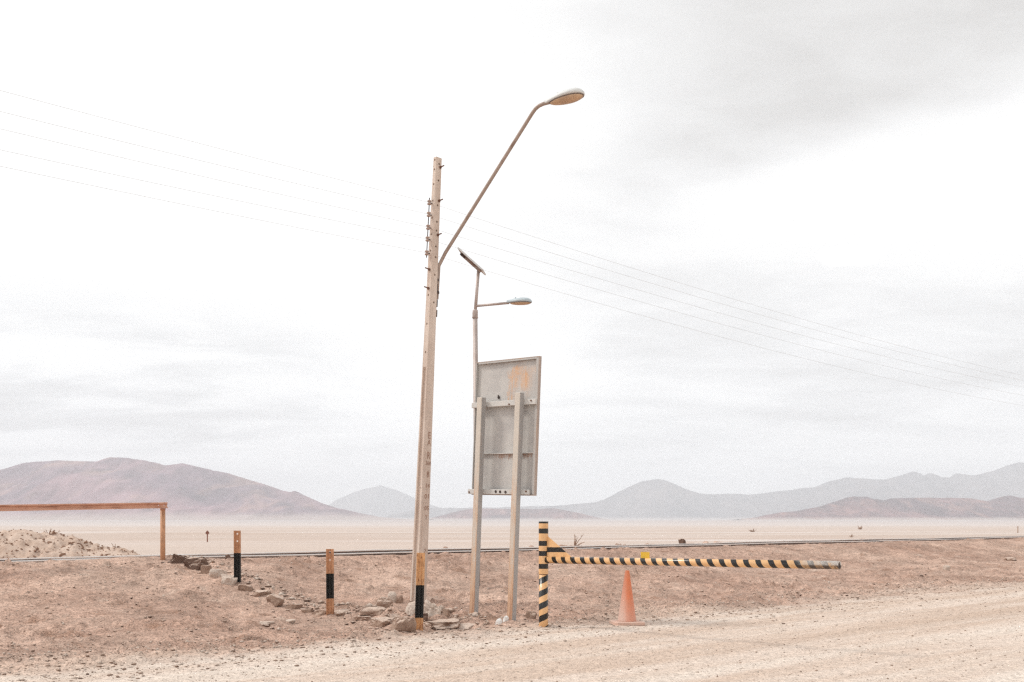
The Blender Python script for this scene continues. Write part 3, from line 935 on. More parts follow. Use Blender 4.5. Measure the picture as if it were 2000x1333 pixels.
# ================================================================== mound of spoil beyond the track
def build_mound():
    cx, cy = -11.9, 23.4
    nx, ny = 150, 70
    us = np.linspace(-5.2, 4.4, nx); vs_ = np.linspace(-1.7, 2.6, ny)
    U, W = np.meshgrid(us, vs_)
    X = cx + U * TD[0] * 0.9 + W * (-TN[0]) ; Y = cy + U * TD[1] * 0.55 + W * (-TN[1])
    top = np.interp(us, [-5.2, -4.6, -3, -1, 0.5, 1.6, 2.6, 3.6, 4.4], [0, .5, .66, .64, .67, .60, .36, .14, 0])
    cross = np.clip(1 - (np.abs(vs_ - 0.2) / 1.75) ** 1.7, 0, 1)
    cross[vs_ > 0.2] = np.clip(1 - ((vs_[vs_ > 0.2] - 0.2) / 2.3) ** 1.5, 0, 1)
    H = top[None, :] * cross[:, None]
    g0 = gz_arr(X, Y)
    rough = (0.08 * fbm(X / 0.5, Y / 0.5, 201, 3) + 0.10 * fbm(X / 0.14, Y / 0.15, 211, 2)) * np.clip(H / 0.15, 0, 1)
    Z = g0 * 0 + np.maximum(g0, 0.55) * np.clip(H / 0.05, 0, 1) + g0 * (1 - np.clip(H / 0.05, 0, 1)) - 0.04 + H + rough
    V = np.stack([X.ravel(), Y.ravel(), Z.ravel()], 1)
    root = tag(empty('dirt_mound', (cx, cy, 0.5)), 'rough mound of pale earth and clods beyond the track at left', 'mound')
    V[:, 0] -= cx; V[:, 1] -= cy; V[:, 2] -= 0.5
    idx = np.arange(nx * ny).reshape(ny, nx)
    q = np.stack([idx[:-1, :-1], idx[:-1, 1:], idx[1:, 1:], idx[1:, :-1]], -1).reshape(-1, 4)
    me = bpy.data.meshes.new('earth_heap')
    me.from_pydata([tuple(v) for v in V], [], [tuple(int(i) for i in f) for f in q])
    me.polygons.foreach_set('use_smooth', [True] * len(me.polygons))
    mm, nt, b = new_mat('mound_earth'); g = G(nt); p = g.coord()
    n1 = g.noise(p, 2.5, 5, 0.6); n2 = g.noise(p, 14, 5, 0.65)
    col = g.mix(g.ss(n1, 0.35, 0.65), (0.64, 0.505, 0.42), (0.53, 0.395, 0.315))
    col = g.mix(g.ss(n2, 0.56, 0.7, 0, 0.75), col, (0.33, 0.205, 0.15))
    finish(g, b, col, 0.95, g.bump(n2, 0.8, 0.03), spec=0.1)
    me.materials.append(mm)
    o = link(bpy.data.objects.new('earth_heap', me)); o.parent = root
    # clods and dry root scraps lying on it
    r = random.Random(77)
    bm = bmesh.new()
    Zg = Z
    for _ in range(900):
        i = r.randrange(4, nx - 4); j = r.randrange(2, int(ny * 0.55))
        if H[j, i] < 0.04 and r.random() < 0.8: continue
        c = Vector((X[j, i] - cx, Y[j, i] - cy, Zg[j, i] - 0.5))
        l = r.uniform(0.015, 0.055) * (1.7 if r.random() < 0.15 else 1)
        m = Matrix.Translation(c) @ Matrix.Rotation(r.uniform(0, 6.28), 4, 'Z') @ Matrix.Rotation(r.uniform(-0.7, 0.7), 4, 'Y') @ Matrix.Diagonal((l, l * r.uniform(0.3, 0.6), l * r.uniform(0.25, 0.5), 1))
        res = bmesh.ops.create_icosphere(bm, subdivisions=1, radius=1.0, matrix=m)
        for v in res['verts']: v.co += Vector((r.uniform(-1, 1), r.uniform(-1, 1), r.uniform(-1, 1))) * l * 0.22
    c = obj('clods', bm, M_CLOD, root)
    c['kind'] = 'stuff'
    return lambda i, j: Vector((X[j, i], Y[j, i], Z[j, i]))


mound_at = build_mound()

# ================================================================== concrete pole
POLE = Vector((-1.60, 16.9, 0.0))
POLE.z = gz(POLE.x, POLE.y)
LEAN = math.atan(0.0445)
PH = 7.61                                   # length of the shaft above ground
pole = tag(empty('utility_pole', (POLE.x, POLE.y, POLE.z - 0.05), (0, LEAN, 0)), 'tall leaning concrete pole with bolt holes and stencilled numbers', 'utility pole')
q45 = math.sqrt(0.5)
AX = Vector((q45, q45, 0))      # runs along the right-hand face
AY = Vector((-q45, q45, 0))     # runs along the left-hand face (away from camera)


def pole_dims(z):
    f = z / PH
    return 0.205 + (0.122 - 0.205) * f, 0.205 + (0.078 - 0.205) * f     # right face width, left face width


def pole_pt(u, v, z):
    """u in -1..1 across the right face, v in -1..1 across the left face"""
    a, b = pole_dims(z)
    return AX * (u * a / 2) + AY * (v * b / 2) + Vector((0, 0, z))


def pole_section(z, rec):
    c = 0.9
    return [pole_pt(u, v, z) for u, v in ((-c, -1), (c, -1), (1, -c), (1, -0.55), (1 - rec, -0.5), (1 - rec, 0.5), (1, 0.55), (1, c), (c, 1), (-c, 1), (-1, c), (-1, 0.55), (-1 + rec, 0.5), (-1 + rec, -0.5), (-1, -0.55), (-1, -c))]


pb = bmesh.new()
ZR = 4.05
zs = [(-0.3, .38), (1, .38), (2.2, .38), (3.2, .38), (ZR - 0.05, .38), (ZR, 0.0), (5, 0.0), (6, 0.0), (7, 0.0), (PH, 0.0)]
loft(pb, [pole_section(z, r) for z, r in zs])
shaft = obj('shaft', pb, M_CONC, pole)
bpy.context.view_layer.update()
cb = bmesh.new()
for z in (4.30, 4.78, 5.27, 6.02, 6.30, 6.58, 6.87, 7.15, 7.40, 7.56, 2.0):
    a, b = pole_dims(z)
    p = pole_pt(-1, 0.0, z)
    tube(cb, [p - AX * 0.05, p + AX * 0.05], 0.019, 10)
for z in (5.15, 5.62, 5.92, 6.10, 6.37, 6.52, 6.8, 7.22, 7.5):
    p = pole_pt(0.1, -1, z)
    tube(cb, [p - AY * 0.05, p + AY * 0.05], 0.019, 10)
cut(shaft, cb)
for z, side in ((5.70, 0), (5.38, 0), (6.88, 1), (6.30, 1), (7.45, 1)):
    bm = bmesh.new()
    if side == 0:
        p = pole_pt(-1, -0.1, z); n = -AX
    else:
        p = pole_pt(0.45, -1, z); n = -AY
    tube(bm, [p - n * 0.02, p + n * 0.10 + Vector((0, 0, 0.01))], 0.011, 8)
    tube(bm, [p + n * 0.002, p + n * 0.022], 0.024, 6)
    obj('bolt', bm, M_RUSTBOLT, pole)
for z in (5.42, 5.15, 4.98):
    bm = bmesh.new(); p = pole_pt(1, -0.5, z)
    box(bm, p + AX * 0.012, (0.03, 0.05, 0.12), Matrix.Rotation(R(45), 3, 'Z'), 0.004)
    obj('strap_clip', bm, M_DARKMETAL, pole)


def text_mesh(txt, size, vertical=False):
    cu = bpy.data.curves.new('t', 'FONT')
    cu.body = txt; cu.size = size; cu.align_x = 'CENTER'; cu.align_y = 'CENTER'; cu.extrude = 0.0015
    cu.resolution_u = 2
    o = link(bpy.data.objects.new('t', cu))
    dg = bpy.context.evaluated_depsgraph_get(); dg.update()
    me = bpy.data.meshes.new_from_object(o.evaluated_get(dg))
    bpy.data.objects.remove(o); bpy.data.curves.remove(cu)
    return me


# stencilled marks on the right-hand face (basis: x along AX, y up, z outwards)
tilt = math.atan((0.205 - 0.078) / 2 / PH)
mrot = Matrix((( AX.x, 0, -AY.x), (AX.y, 0, -AY.y), (0, 1, 0))).to_4x4()
for txt, z, sz, sx in (('E', 2.89, 0.16, 0.75), ('A', 2.77, 0.14, 0.8), ('R', 2.55, 0.17, 0.7), ('360', 2.42, 0.095, 0.85), ('8', 2.23, 0.15, 0.75), ('14', 2.04, 0.105, 0.95), ('01', 1.86, 0.115, 1.0), ('05', 1.66, 0.105, 0.95), ('T', 1.50, 0.11, 0.8), ('7', 0.93, 0.11, 0.8)):
    me = text_mesh(txt, sz)
    me.materials.append(M_STENCIL)
    o = link(bpy.data.objects.new('stencil_mark', me))
    o.parent = pole
    p = pole_pt(0.25, -1, z) - AY * 0.0022
    o.matrix_local = Matrix.Translation(p) @ mrot @ Matrix.Diagonal((sx, 1, 1, 1))

# insulator rack with five spools on the left-hand face
INS_Z = []
rack_n = -AX
rbm = bmesh.new()
zi = [(HZ - y) / F * POLE.y + EYE - POLE.z for y in (393, 416, 441, 464, 491)]
p0 = pole_pt(-1, 0.35, zi[0] + 0.08) + rack_n * 0.062; p1 = pole_pt(-1, 0.35, zi[-1] - 0.08) + rack_n * 0.062
tube(rbm, [p0, p1], 0.008, 8)
rack = obj('insulator_rack', rbm, M_DARKMETAL, pole)
INS = []
for z in zi:
    p = pole_pt(-1, 0.35, z)
    bm = bmesh.new()
    tube(bm, [p - rack_n * 0.01, p + rack_n * 0.062], 0.009, 6)
    obj('bracket', bm, M_DARKMETAL, rack)
    bm = bmesh.new()
    c = p + rack_n * 0.062
    lathe(bm, [(0.014, -0.042), (0.032, -0.036), (0.035, -0.016), (0.018, -0.007), (0.018, 0.007), (0.035, 0.016), (0.032, 0.036), (0.014, 0.042)], 14, c)
    obj('insulator', bm, M_CERAMIC, rack, True)
    INS.append(c + rack_n * 0.02)
bpy.context.view_layer.update()
PW = pole.matrix_world.copy()

# ================================================================== overhead wires
ends_l = (177, 218, 252, 293, 325); ends_r = (734, 744, 757, 773, 793)
names = ('topmost', 'second highest', 'middle', 'second lowest', 'lowest')
for i, c in enumerate(INS):
    w0 = PW @ c
    pts = []
    # left span: passes the frame edge nearer the viewer and runs on to the next pole
    dl = 11.9; ql = Vector((-1000 / F * dl, dl, EYE + (HZ - ends_l[i]) / F * dl))
    dr = 31.0; qr = Vector((1000 / F * dr, dr, EYE + (HZ - ends_r[i]) / F * dr))
    def span(a, q, Ls):
        u1 = (Vector((q.x, q.y)) - Vector((a.x, a.y))).length
        slope = (q - a) / u1
        # sag chosen so that the wire passes through q and returns to the pole height at Ls
        k = (a.z - q.z) / (u1 * (Ls - u1))
        return [Vector((a.x + slope.x * u, a.y + slope.y * u, a.z - k * u * (Ls - u))) for u in np.linspace(0, Ls, 60)]
    L_ = span(w0, ql, 36.0); R_ = span(w0, qr, 48.0)
    bm = bmesh.new()
    tube(bm, L_[::-1] + R_[1:], 0.0020, 5)
    tag(obj('overhead_wire', bm, M_WIRE, None, True), names[i] + ' of the five wires strung across the sky past the pole', 'wire', 'overhead wires')

# ================================================================== street lamp bracketed to the pole
def lamp_head(length, width, hgt, parent, mh, ml, axis, up, origin):
    """cobra-head luminaire: shell above, lens below"""
    a = axis.normalized(); s = a.cross(up).normalized(); u = s.cross(a).normalized()
    prof = [(0.0, 0.16, 0.55), (0.06, 0.24, 0.60), (0.18, 0.45, 0.72), (0.34, 0.72, 0.86), (0.52, 0.95, 0.97), (0.70, 1.0, 1.0), (0.84, 0.88, 0.92), (0.94, 0.60, 0.70), (1.0, 0.22, 0.35)]
    def P(t, y, z): return origin + a * (t * length) + s * (y * width / 2) + u * (z * hgt)
    bm = bmesh.new(); secs = []
    for t, wf, hf in prof:
        sec = []
        for k in range(13):
            an = math.pi * k / 12
            sec.append(P(t, wf * math.cos(an), hf * math.sin(an) ** 0.75 * 0.72))
        for k in range(1, 6):
            sec.append(P(t, wf * (-1 + 2 * k / 6), -0.02))
        secs.append(sec)
    loft(bm, secs)
    housing = obj('housing', bm, mh, parent, True)
    bm = bmesh.new()
    ring0 = []
    for k in range(28):
        an = 2 * math.pi * k / 28
        ring0.append((0.55 + 0.44 * math.cos(an), math.sin(an) * (0.97 - 0.16 * (1 - math.cos(an)))))
    loft(bm, [[P(t, y * 1.0, -0.022) for t, y in ring0], [P(t, y * 1.0, -0.085) for t, y in ring0]])
    obj('rim', bm, M_RIM, housing)
    bm = bmesh.new()
    secs = []
    for f, dz in ((0.95, -0.09), (0.92, -0.17), (0.78, -0.27), (0.5, -0.34), (0.2, -0.37)):
        secs.append([P(0.55 + (t - 0.55) * f, y * f, dz) for t, y in ring0])
    loft(bm, secs)
    obj('lens', bm, ml, housing, True)
    bm = bmesh.new()
    tube(bm, [P(0.34, 0, 0.60), P(0.34, 0, 0.80)], width * 0.06, 8)
    obj('photocell', bm, mh, housing)
    return housing


ARM0 = PW @ (pole_pt(1, 0.0, (HZ - 560) / F * POLE.y + EYE - POLE.z))
lamp = tag(empty('street_lamp', ARM0), 'street lamp on a long slanting pipe arm clamped to the concrete pole', 'street lamp')
D0 = ARM0.y


def atd(px, py, d): return Vector(((px - 1000) / F * d, d, EYE + (HZ - py) / F * d))


ap = [atd(853, 585, D0), atd(855.5, 545, D0), atd(857, 520, D0 - 0.01), atd(870, 494, D0 - 0.06)]
for f in (0.2, 0.4, 0.6, 0.8, 1.0):
    ap.append(atd(870 + (1040 - 870) * f, 494 + (221 - 494) * f, D0 - 0.06 - 0.75 * f))
dT = D0 - 0.86
ap += [atd(1046, 213, dT), atd(1053, 207, dT - 0.03), atd(1062, 203, dT - 0.06), atd(1074, 200, dT - 0.1)]
bm = bmesh.new(); tube(bm, [p - ARM0 for p in ap], 0.030, 12); obj('arm', bm, M_RUSTPIPE, lamp, True)
h0 = atd(1064, 203.5, dT - 0.07); h1 = atd(1141, 184, dT - 0.32)
ax_ = h1 - h0
lamp_head(ax_.length, 0.30, 0.17, lamp, M_HOUSING, M_AMBER, ax_, Vector((0, 0.10, 1)), h0 - ARM0)
for py in (548, 572):
    c = atd(853, py, D0) - ARM0
    bm = bmesh.new()
    tube(bm, [c + Vector((0, 0, -0.02)), c + Vector((0, 0, 0.02))], 0.045, 12)
    obj('clamp', bm, M_DARKMETAL, lamp)

# ================================================================== solar lamp behind the sign
SD = 19.4
sp = atd(932.5, 1100, SD); sp.z = gz(sp.x, SD)
solar = tag(empty('solar_lamp', sp), 'slender solar street lamp with tilted panel, standing behind the sign', 'street lamp')
j = atd(928, 612, SD)
bm = bmesh.new(); tube(bm, [Vector((0, 0, -0.1)), j - sp], [0.058, 0.046], 14); obj('lower_pole', bm, M_GALV, solar, True)
bm = bmesh.new()
jj = j - sp
tube(bm, [jj + Vector((0, 0, -0.10)), jj + Vector((0, 0, -0.085)), jj + Vector((0, 0, -0.08)), jj + Vector((0, 0, 0.0)), jj + Vector((0.003, 0, 0.05)), jj + Vector((0.004, 0, 0.07))], [0.058, 0.062, 0.054, 0.054, 0.052, 0.034], 14)
obj('collar', bm, M_GALV, solar)
tp = atd(934.5, 528, SD)
bm = bmesh.new(); tube(bm, [jj, tp - sp], 0.031, 12); obj('upper_pole', bm, M_GALV, solar, True)
bm = bmesh.new()
b0 = atd(930, 598, SD); b1 = atd(994, 592, SD - 0.25)
tube(bm, [b0 - sp, b1 - sp], 0.024, 10); obj('arm', bm, M_GALV, solar, True)
h0 = atd(990, 592, SD - 0.24); h1 = atd(1038, 590.5, SD - 0.45)
lamp_head((h1 - h0).length, 0.24, 0.125, solar, M_HOUSING2, M_AMBER, h1 - h0, Vector((0, 0, 1)), h0 - sp)
# panel, seen almost edge on
a0 = atd(897.5, 489, SD); a1 = atd(945.5, 533, SD)
pc = (a0 + a1) / 2 - sp
pl = (a1 - a0).length
pang = math.atan2((a0 - a1).z, (a1 - a0).x)
prt = Matrix.Rotation(R(-7), 3, 'Z') @ Matrix.Rotation(pang, 3, 'Y')
bm = bmesh.new(); box(bm, pc, (pl - 0.03, 0.40, 0.016), prt); pan = obj('solar_panel', bm, M_UNDER, solar)
bm = bmesh.new(); box(bm, pc + prt @ Vector((0, 0, 0.0105)), (pl - 0.034, 0.395, 0.005), prt); obj('glass', bm, M_SOLAR, pan)
for (cx_, cy_, sx_, sy_) in ((0, 0.21, pl, 0.02), (0, -0.21, pl, 0.02), (pl / 2 - 0.008, 0, 0.016, 0.40), (-pl / 2 + 0.008, 0, 0.016, 0.40)):
    bm = bmesh.new(); box(bm, pc + prt @ Vector((cx_, cy_, 0.0)), (sx_, sy_, 0.030), prt); obj('frame_bar', bm, M_ALU, pan)
bm = bmesh.new(); box(bm, pc + prt @ Vector((0.02, 0, -0.035)), (pl * 0.75, 0.07, 0.045), prt); obj('bracket', bm, M_RUSTPIPE, solar)
bm = bmesh.new(); box(bm, pc + prt @ Vector((-0.20, 0.02, -0.035)), (0.13, 0.12, 0.04), prt); obj('junction_box', bm, M_DARKMETAL, solar)

# ================================================================== sign seen from behind
SG = Vector((-0.10, 14.5, 0.0)); SG.z = gz(SG.x, SG.y)
SLEAN = math.atan(0.0365)
sign = tag(empty('road_sign', SG, (0, SLEAN, 0)), 'rusty grey sign board on two box posts, seen from behind', 'sign')
TL = math.tan(SLEAN)


def unlean(px, py, d):
    """photo point at depth d -> sign's own leaning frame"""
    w = atd(px, py, d) - SG
    return sign_inv @ w


sign_inv = Matrix.Rotation(-SLEAN, 3, 'Y')
DR, DL = 14.1, 14.9
cTR = unlean(1057, 695, DR); cBR = unlean(1048, 967, DR); cTL = unlean(935, 711, DL); cBL = unlean(924, 968, DL)
zt = (cTR.z + cTL.z) / 2; zb = (cBR.z + cBL.z) / 2
xr = (cTR.x + cBR.x) / 2; xl = (cTL.x + cBL.x) / 2
ur = Vector((xr, DR - SG.y, 0)); ul = Vector((xl, DL - SG.y, 0))
ud = (ur - ul).normalized(); W_ = (ur - ul).length
un = Vector((-ud.y * -1, -ud.x, 0)); un = Vector((ud.y, -ud.x, 0))     # faces the camera side
if un.y > 0: un = -un
srot = Matrix((( ud.x, -un.x, 0), (ud.y, -un.y, 0), (0, 0, 1)))
cc = (ur + ul) / 2


def sloc(u, n, z): return cc + ud * u + un * n + Vector((0, 0, z))


def sign_panel_material():
    m, nt, b = new_mat('sign_back'); g = G(nt)
    p = g.coord(); x, y, z = g.sep(p)
    n1 = g.noise(p, 3, 5, 0.6); n2 = g.noise(p, 24, 5, 0.7); st = g.noise(g.v('MULTIPLY', p, (16, 16, 1.4)), 1, 5, 0.65)
    col = g.mix(g.ss(n1, 0.35, 0.66), (0.55, 0.53, 0.505), (0.465, 0.445, 0.43))
    col = g.mul(col, g.comb(*([g.grey(n2, 0.9, 1.1)] * 3)))
    zr = g.m('SUBTRACT', z, zb)
    # rust run in the upper right, brown drips below the middle rib, stains at the edges
    xw = g.m('ADD', x, g.m('MULTIPLY', g.m('SUBTRACT', n1, 0.5), 0.5)); zw = g.m('ADD', zr, g.m('MULTIPLY', g.m('SUBTRACT', g.noise(p, 4.5, 4, 0.6), 0.5), 0.5))
    up = g.m('MULTIPLY', g.ss(zw, 1.40, 1.60), g.ss(zw, 1.92, 1.78)); up = g.m('MULTIPLY', up, g.m('MULTIPLY', g.ss(xw, 0.0, 0.10), g.ss(xw, 0.56, 0.36)))
    run = g.m('MULTIPLY', g.m('MULTIPLY', g.ss(xw, -0.02, 0.05), g.ss(xw, 0.17, 0.10)), g.m('MULTIPLY', g.ss(zr, 1.34, 1.40), g.ss(zr, 1.85, 1.75)))
    up = g.m('MAXIMUM', up, run)
    a = g.ss(g.m('ADD', g.m('MULTIPLY', st, 0.6), g.m('MULTIPLY', n2, 0.4)), 0.36, 0.62)
    col = g.mix(g.m('MULTIPLY', g.m('MULTIPLY', a, up), 0.95), col, (0.64, 0.375, 0.21))
    st3 = g.noise(g.v('MULTIPLY', p, (38, 38, 3.0)), 1, 5, 0.7)
    len_ = g.m('MULTIPLY', g.ss(st3, 0.32, 0.75), 0.15)
    below = g.m('SUBTRACT', 0.607, zr)
    dr = g.m('MULTIPLY', g.ss(below, 0.0, 0.004), g.m('LESS_THAN', below, len_)); dr = g.m('MULTIPLY', dr, g.ss(xw, -0.35, 0.05))
    col = g.mix(g.m('MULTIPLY', dr, g.ss(n2, 0.3, 0.6, 0.25, 0.8)), col, (0.33, 0.165, 0.095))
    gen = g.ss(g.m('ADD', g.m('MULTIPLY', st, 0.65), g.m('MULTIPLY', n2, 0.35)), 0.58, 0.78, 0, 0.45)
    col = g.mix(gen, col, (0.47, 0.335, 0.24))
    finish(g, b, col, 0.6, g.bump(n2, 0.15, 0.004), spec=0.3)
    return m


M_SIGN = sign_panel_material()
M_FRAME = steel_material('sign_frame_paint', (0.46, 0.44, 0.42), 0.5, 0.0)
M_FRAMERUST = steel_material('rusted_frame', (0.40, 0.33, 0.29), 1.6, 0.0)
M_BAR = steel_material('cross_bar_paint', (0.60, 0.58, 0.555), 0.1, 0.0)
H_ = zt - zb


def sbox(name, u, n, z, su, sn, sz, mat, parent=sign, bevel=0.0):
    bm = bmesh.new(); box(bm, (0, 0, 0), (su, sn, sz), None, bevel)
    o = obj(name, bm, mat, parent)
    o.location = sloc(u, n, z) if parent == sign else (0, 0, 0)
    o.rotation_euler = srot.to_euler()
    return o


# sheet: its own origin at panel centre so the stains are laid out in panel space
bm = bmesh.new(); box(bm, (0, 0, (zt + zb) / 2), (W_ - 0.01, 0.004, H_ - 0.01))
sh = obj('panel_sheet', bm, M_SIGN, sign, loc=sloc(0, -0.004, 0), rot=srot.to_euler())
sbox('frame_edge', 0, 0.018, zt - 0.004, W_, 0.05, 0.012, M_FRAMERUST)
sbox('frame_edge', 0, 0.018, zb + 0.004, W_, 0.05, 0.012, M_FRAMERUST)
sbox('frame_edge', W_ / 2 - 0.006, 0.018, (zt + zb) / 2, 0.012, 0.05, H_ - 0.02, M_FRAMERUST)
sbox('frame_edge', -W_ / 2 + 0.006, 0.018, (zt + zb) / 2, 0.012, 0.05, H_ - 0.02, M_FRAME)
sbox('frame_lip', W_ / 2 - 0.032, 0.041, (zt + zb) / 2, 0.040, 0.005, H_ - 0.03, M_FRAME)
sbox('frame_lip', 0, 0.0405, zt - 0.022, W_ - 0.09, 0.005, 0.022, M_FRAME)
ZBAR = zb + 1.33; ZRIB = zb + 0.607; ZLOW = zb + 0.045
sbox('rib', 0.0, 0.018, ZRIB, W_ - 0.05, 0.036, 0.012, M_BAR)
p1 = unlean(932.5, 1000, 14.62); p2 = unlean(1008.5, 1000, 14.19)
post_u = []
for q in (p1, p2):
    d = Vector((q.x, q.y, 0)) - cc
    post_u.append((d.dot(ud), d.dot(un)))
nb = [pu[1] for pu in post_u]
A = 0.098
b1 = sbox('cross_bar', -0.02, 0.055, ZBAR, W_ + 0.02, 0.055, 0.078, M_BAR, bevel=0.004)
b2 = sbox('cross_bar', -0.06, 0.055, ZLOW, W_ - 0.03, 0.055, 0.072, M_BAR, bevel=0.004)
for u_, z_ in ((0.52, ZBAR + 0.012), (0.11, ZBAR - 0.02), (0.49, ZLOW + 0.012), (-0.62, ZLOW - 0.01)):
    bm = bmesh.new(); c = sloc(u_, 0.0835, z_); tube(bm, [c, c + un * 0.012], 0.012, 8); obj('bolt', bm, M_RUSTBOLT, sign)
for u_ in (-0.09, -0.005, 0.10):
    bm = bmesh.new(); c = sloc(u_, 0.0835, ZLOW + 0.005 * math.sin(u_ * 40)); tube(bm, [c, c + un * 0.004], 0.022, 7); obj('rust_scab', bm, M_DARKMETAL, sign)
bm = bmesh.new(); c = sloc(-0.17, 0.0, ZBAR + 0.10); tube(bm, [c, c + un * 0.012, c + un * 0.02 + Vector((0, 0, 0.04))], [0.022, 0.016, 0.006], 7); obj('paint_scrap', bm, M_DARKMETAL, sign)
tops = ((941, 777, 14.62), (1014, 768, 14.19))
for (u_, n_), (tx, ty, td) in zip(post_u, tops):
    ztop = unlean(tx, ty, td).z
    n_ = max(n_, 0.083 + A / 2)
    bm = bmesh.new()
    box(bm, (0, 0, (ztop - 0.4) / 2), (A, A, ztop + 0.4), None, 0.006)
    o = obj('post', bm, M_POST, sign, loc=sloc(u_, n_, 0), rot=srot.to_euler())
    if n_ > 0.083 + A / 2 + 0.02:
        for zz in (ZBAR, ZLOW):
            g_ = n_ - A / 2 - 0.083
            sbox('spacer', u_, 0.083 + g_ / 2, zz, 0.06, g_ + 0.01, 0.05, M_BAR)

# ================================================================== rail-steel bollards
def rail_post(name, label, px, py, top_py, mat, lean, holes, yaw=0.12, cat='bollard', group='painted rail bollards'):
    p = at(px, py)
    H = (py - top_py) * p.y / F
    prof = rail_profile(0.112, 0.10, 0.058, 0.02)
    bm = bmesh.new()
    sec = lambda z: [(b - 0.056, a, z) for a, b in prof]
    loft(bm, [sec(-0.3), sec(H)])
    o = obj(name, bm, mat, None, False, (p.x, p.y, p.z), (0, lean, yaw))
    bpy.context.view_layer.update()
    if holes:
        cb = bmesh.new()
        for hz in holes: tube(cb, [(0.0, -0.2, H - hz), (0.0, 0.2, H - hz)], 0.0155, 12)
        cut(o, cb)
    tag(o, label, cat, group)
    return o, p, H


OR = (0.60, 0.31, 0.17)
YL = (0.70, 0.39, 0.19)
m1 = paint_post_material('bollard_paint_far', [(0, 1), (0.505, 0)], 0.99, OR, 0.5)
m2 = paint_post_material('bollard_paint_mid', [(0, 0), (0.225, 1), (0.60, 0)], 1.0, OR, 0.55)
m3 = paint_post_material('bollard_paint_near', [(0, 0), (0.14, 1), (0.56, 0)], 1.04, YL, 0.95)
rail_post('rail_bollard', 'farthest rail bollard, orange above and black down to its foot', 464, 1137, 1037, m1, -0.004, (0.055, 0.185))
rail_post('rail_bollard', 'orange rail bollard with a black band, middle of the three bollards', 645, 1199, 1073, m2, -0.004, (0.05, 0.165))
rail_post('rail_bollard', 'nearest rail bollard, peeling yellow with black band, in front of the concrete pole', 818, 1229, 1081, m3, 0.028, ())

# ================================================================== rail barrier at the left
bp = at(318, 1093)
BH = (1093 - 994) * bp.y / F
barrier = tag(empty('rail_barrier', bp), 'orange barrier of an old rail laid on posts, at the left edge', 'barrier')
m4 = paint_post_material('barrier_paint', [(0, 0)], 1.2, (0.62, 0.335, 0.19), 0.35)
m5, nt5, b5 = new_mat('barrier_rail_paint'); g5 = G(nt5)
pp = g5.coord(); k1 = g5.noise(g5.v('MULTIPLY', pp, (2.2, 30, 30)), 1, 5, 0.65); k2 = g5.noise(pp, 9, 5, 0.65)
finish(g5, b5, g5.mix(g5.ss(k1, 0.5, 0.72, 0, 0.75), g5.mix(g5.ss(k2, 0.35, 0.7), (0.64, 0.36, 0.25), (0.55, 0.285, 0.19)), (0.19, 0.065, 0.04)), 0.55, g5.bump(k2, 0.2, 0.004))
bm = bmesh.new(); tube(bm, [(0, 0, -0.3), (0, 0, BH - 0.02)], 0.047, 16); obj('post', bm, m4, barrier, True)
bm = bmesh.new(); tube(bm, [(0, 0, BH - 0.022), (0, 0, BH + 0.004)], 0.052, 16); obj('post_cap', bm, m5, barrier, True)
e0 = atd(326, 993, bp.y) - bp
dl = bp.y - 2.0
e1 = atd(0, 999, dl) - bp
bd = (e1 - e0)
e2 = e0 + bd * 1.35
prof = rail_profile(0.112, 0.10, 0.06, 0.02)
ba = bd.normalized(); bs = ba.cross(Vector((0, 0, 1))).normalized(); bu = bs.cross(ba)
bl = (e2 - e0).length
bm = bmesh.new()
loft(bm, [[(0, a, b) for a, b in prof], [(bl, a, b) for a, b in prof]])
brot = Matrix(((ba.x, bs.x, bu.x), (ba.y, bs.y, bu.y), (ba.z, bs.z, bu.z)))
br = obj('cross_rail', bm, m5, barrier, loc=e0, rot=brot.to_euler())
bpy.context.view_layer.update()
cb = bmesh.new()
for u_ in (0.055, 0.165): tube(cb, [(u_, -0.2, 0.055), (u_, 0.2, 0.055)], 0.012, 10)
tube(cb, [(0.225, -0.2, 0.055), (0.225, -0.012, 0.055)], 0.014, 10)
cut(br, cb)
fp = e2 - ba * 0.1
bm = bmesh.new(); tube(bm, [(fp.x, fp.y, gz(bp.x + fp.x, bp.y + fp.y) - bp.z - 0.2), (fp.x, fp.y, fp.z + 0.002)], 0.047, 16); obj('post', bm, m4, barrier, True)

# ================================================================== boom gate
GP = at(1061.5, 1223)
gate = tag(empty('boom_gate', GP), 'yellow and black striped boom gate with its arm swung across the verge', 'gate')
ZS = 1.5 - GP.z
kz = GP.y / F


def gzv(py): return EYE - (py - HZ) * kz - GP.z


YEL = (0.80, 0.49, 0.245); BLK = (0.012, 0.011, 0.011)


def stripe_finish(g, b, mask, p, extra=None, topm=None):
    n1 = g.noise(p, 9, 5, 0.6); n2 = g.noise(p, 40, 5, 0.7)
    y_ = g.mix(g.ss(n1, 0.35, 0.7), YEL, (0.72, 0.41, 0.185))
    y_ = g.mix(g.ss(n2, 0.60, 0.76, 0, 0.8), y_, (0.30, 0.13, 0.055))
    k_ = g.mix(g.ss(n2, 0.60, 0.8, 0, 0.35), BLK, (0.10, 0.075, 0.06))
    col = g.mix(mask, y_, k_)
    if extra is not None:
        w = g.m('MULTIPLY', extra, g.ss(n1, 0.22, 0.50))
        col = g.mix(w, col, g.mix(topm, (0.12, 0.08, 0.06), g.mix(g.ss(n2, 0.45, 0.7), (0.66, 0.62, 0.58), (0.40, 0.32, 0.27))))
    finish(g, b, col, 0.26, g.bump(n2, 0.12, 0.003), spec=0.55)


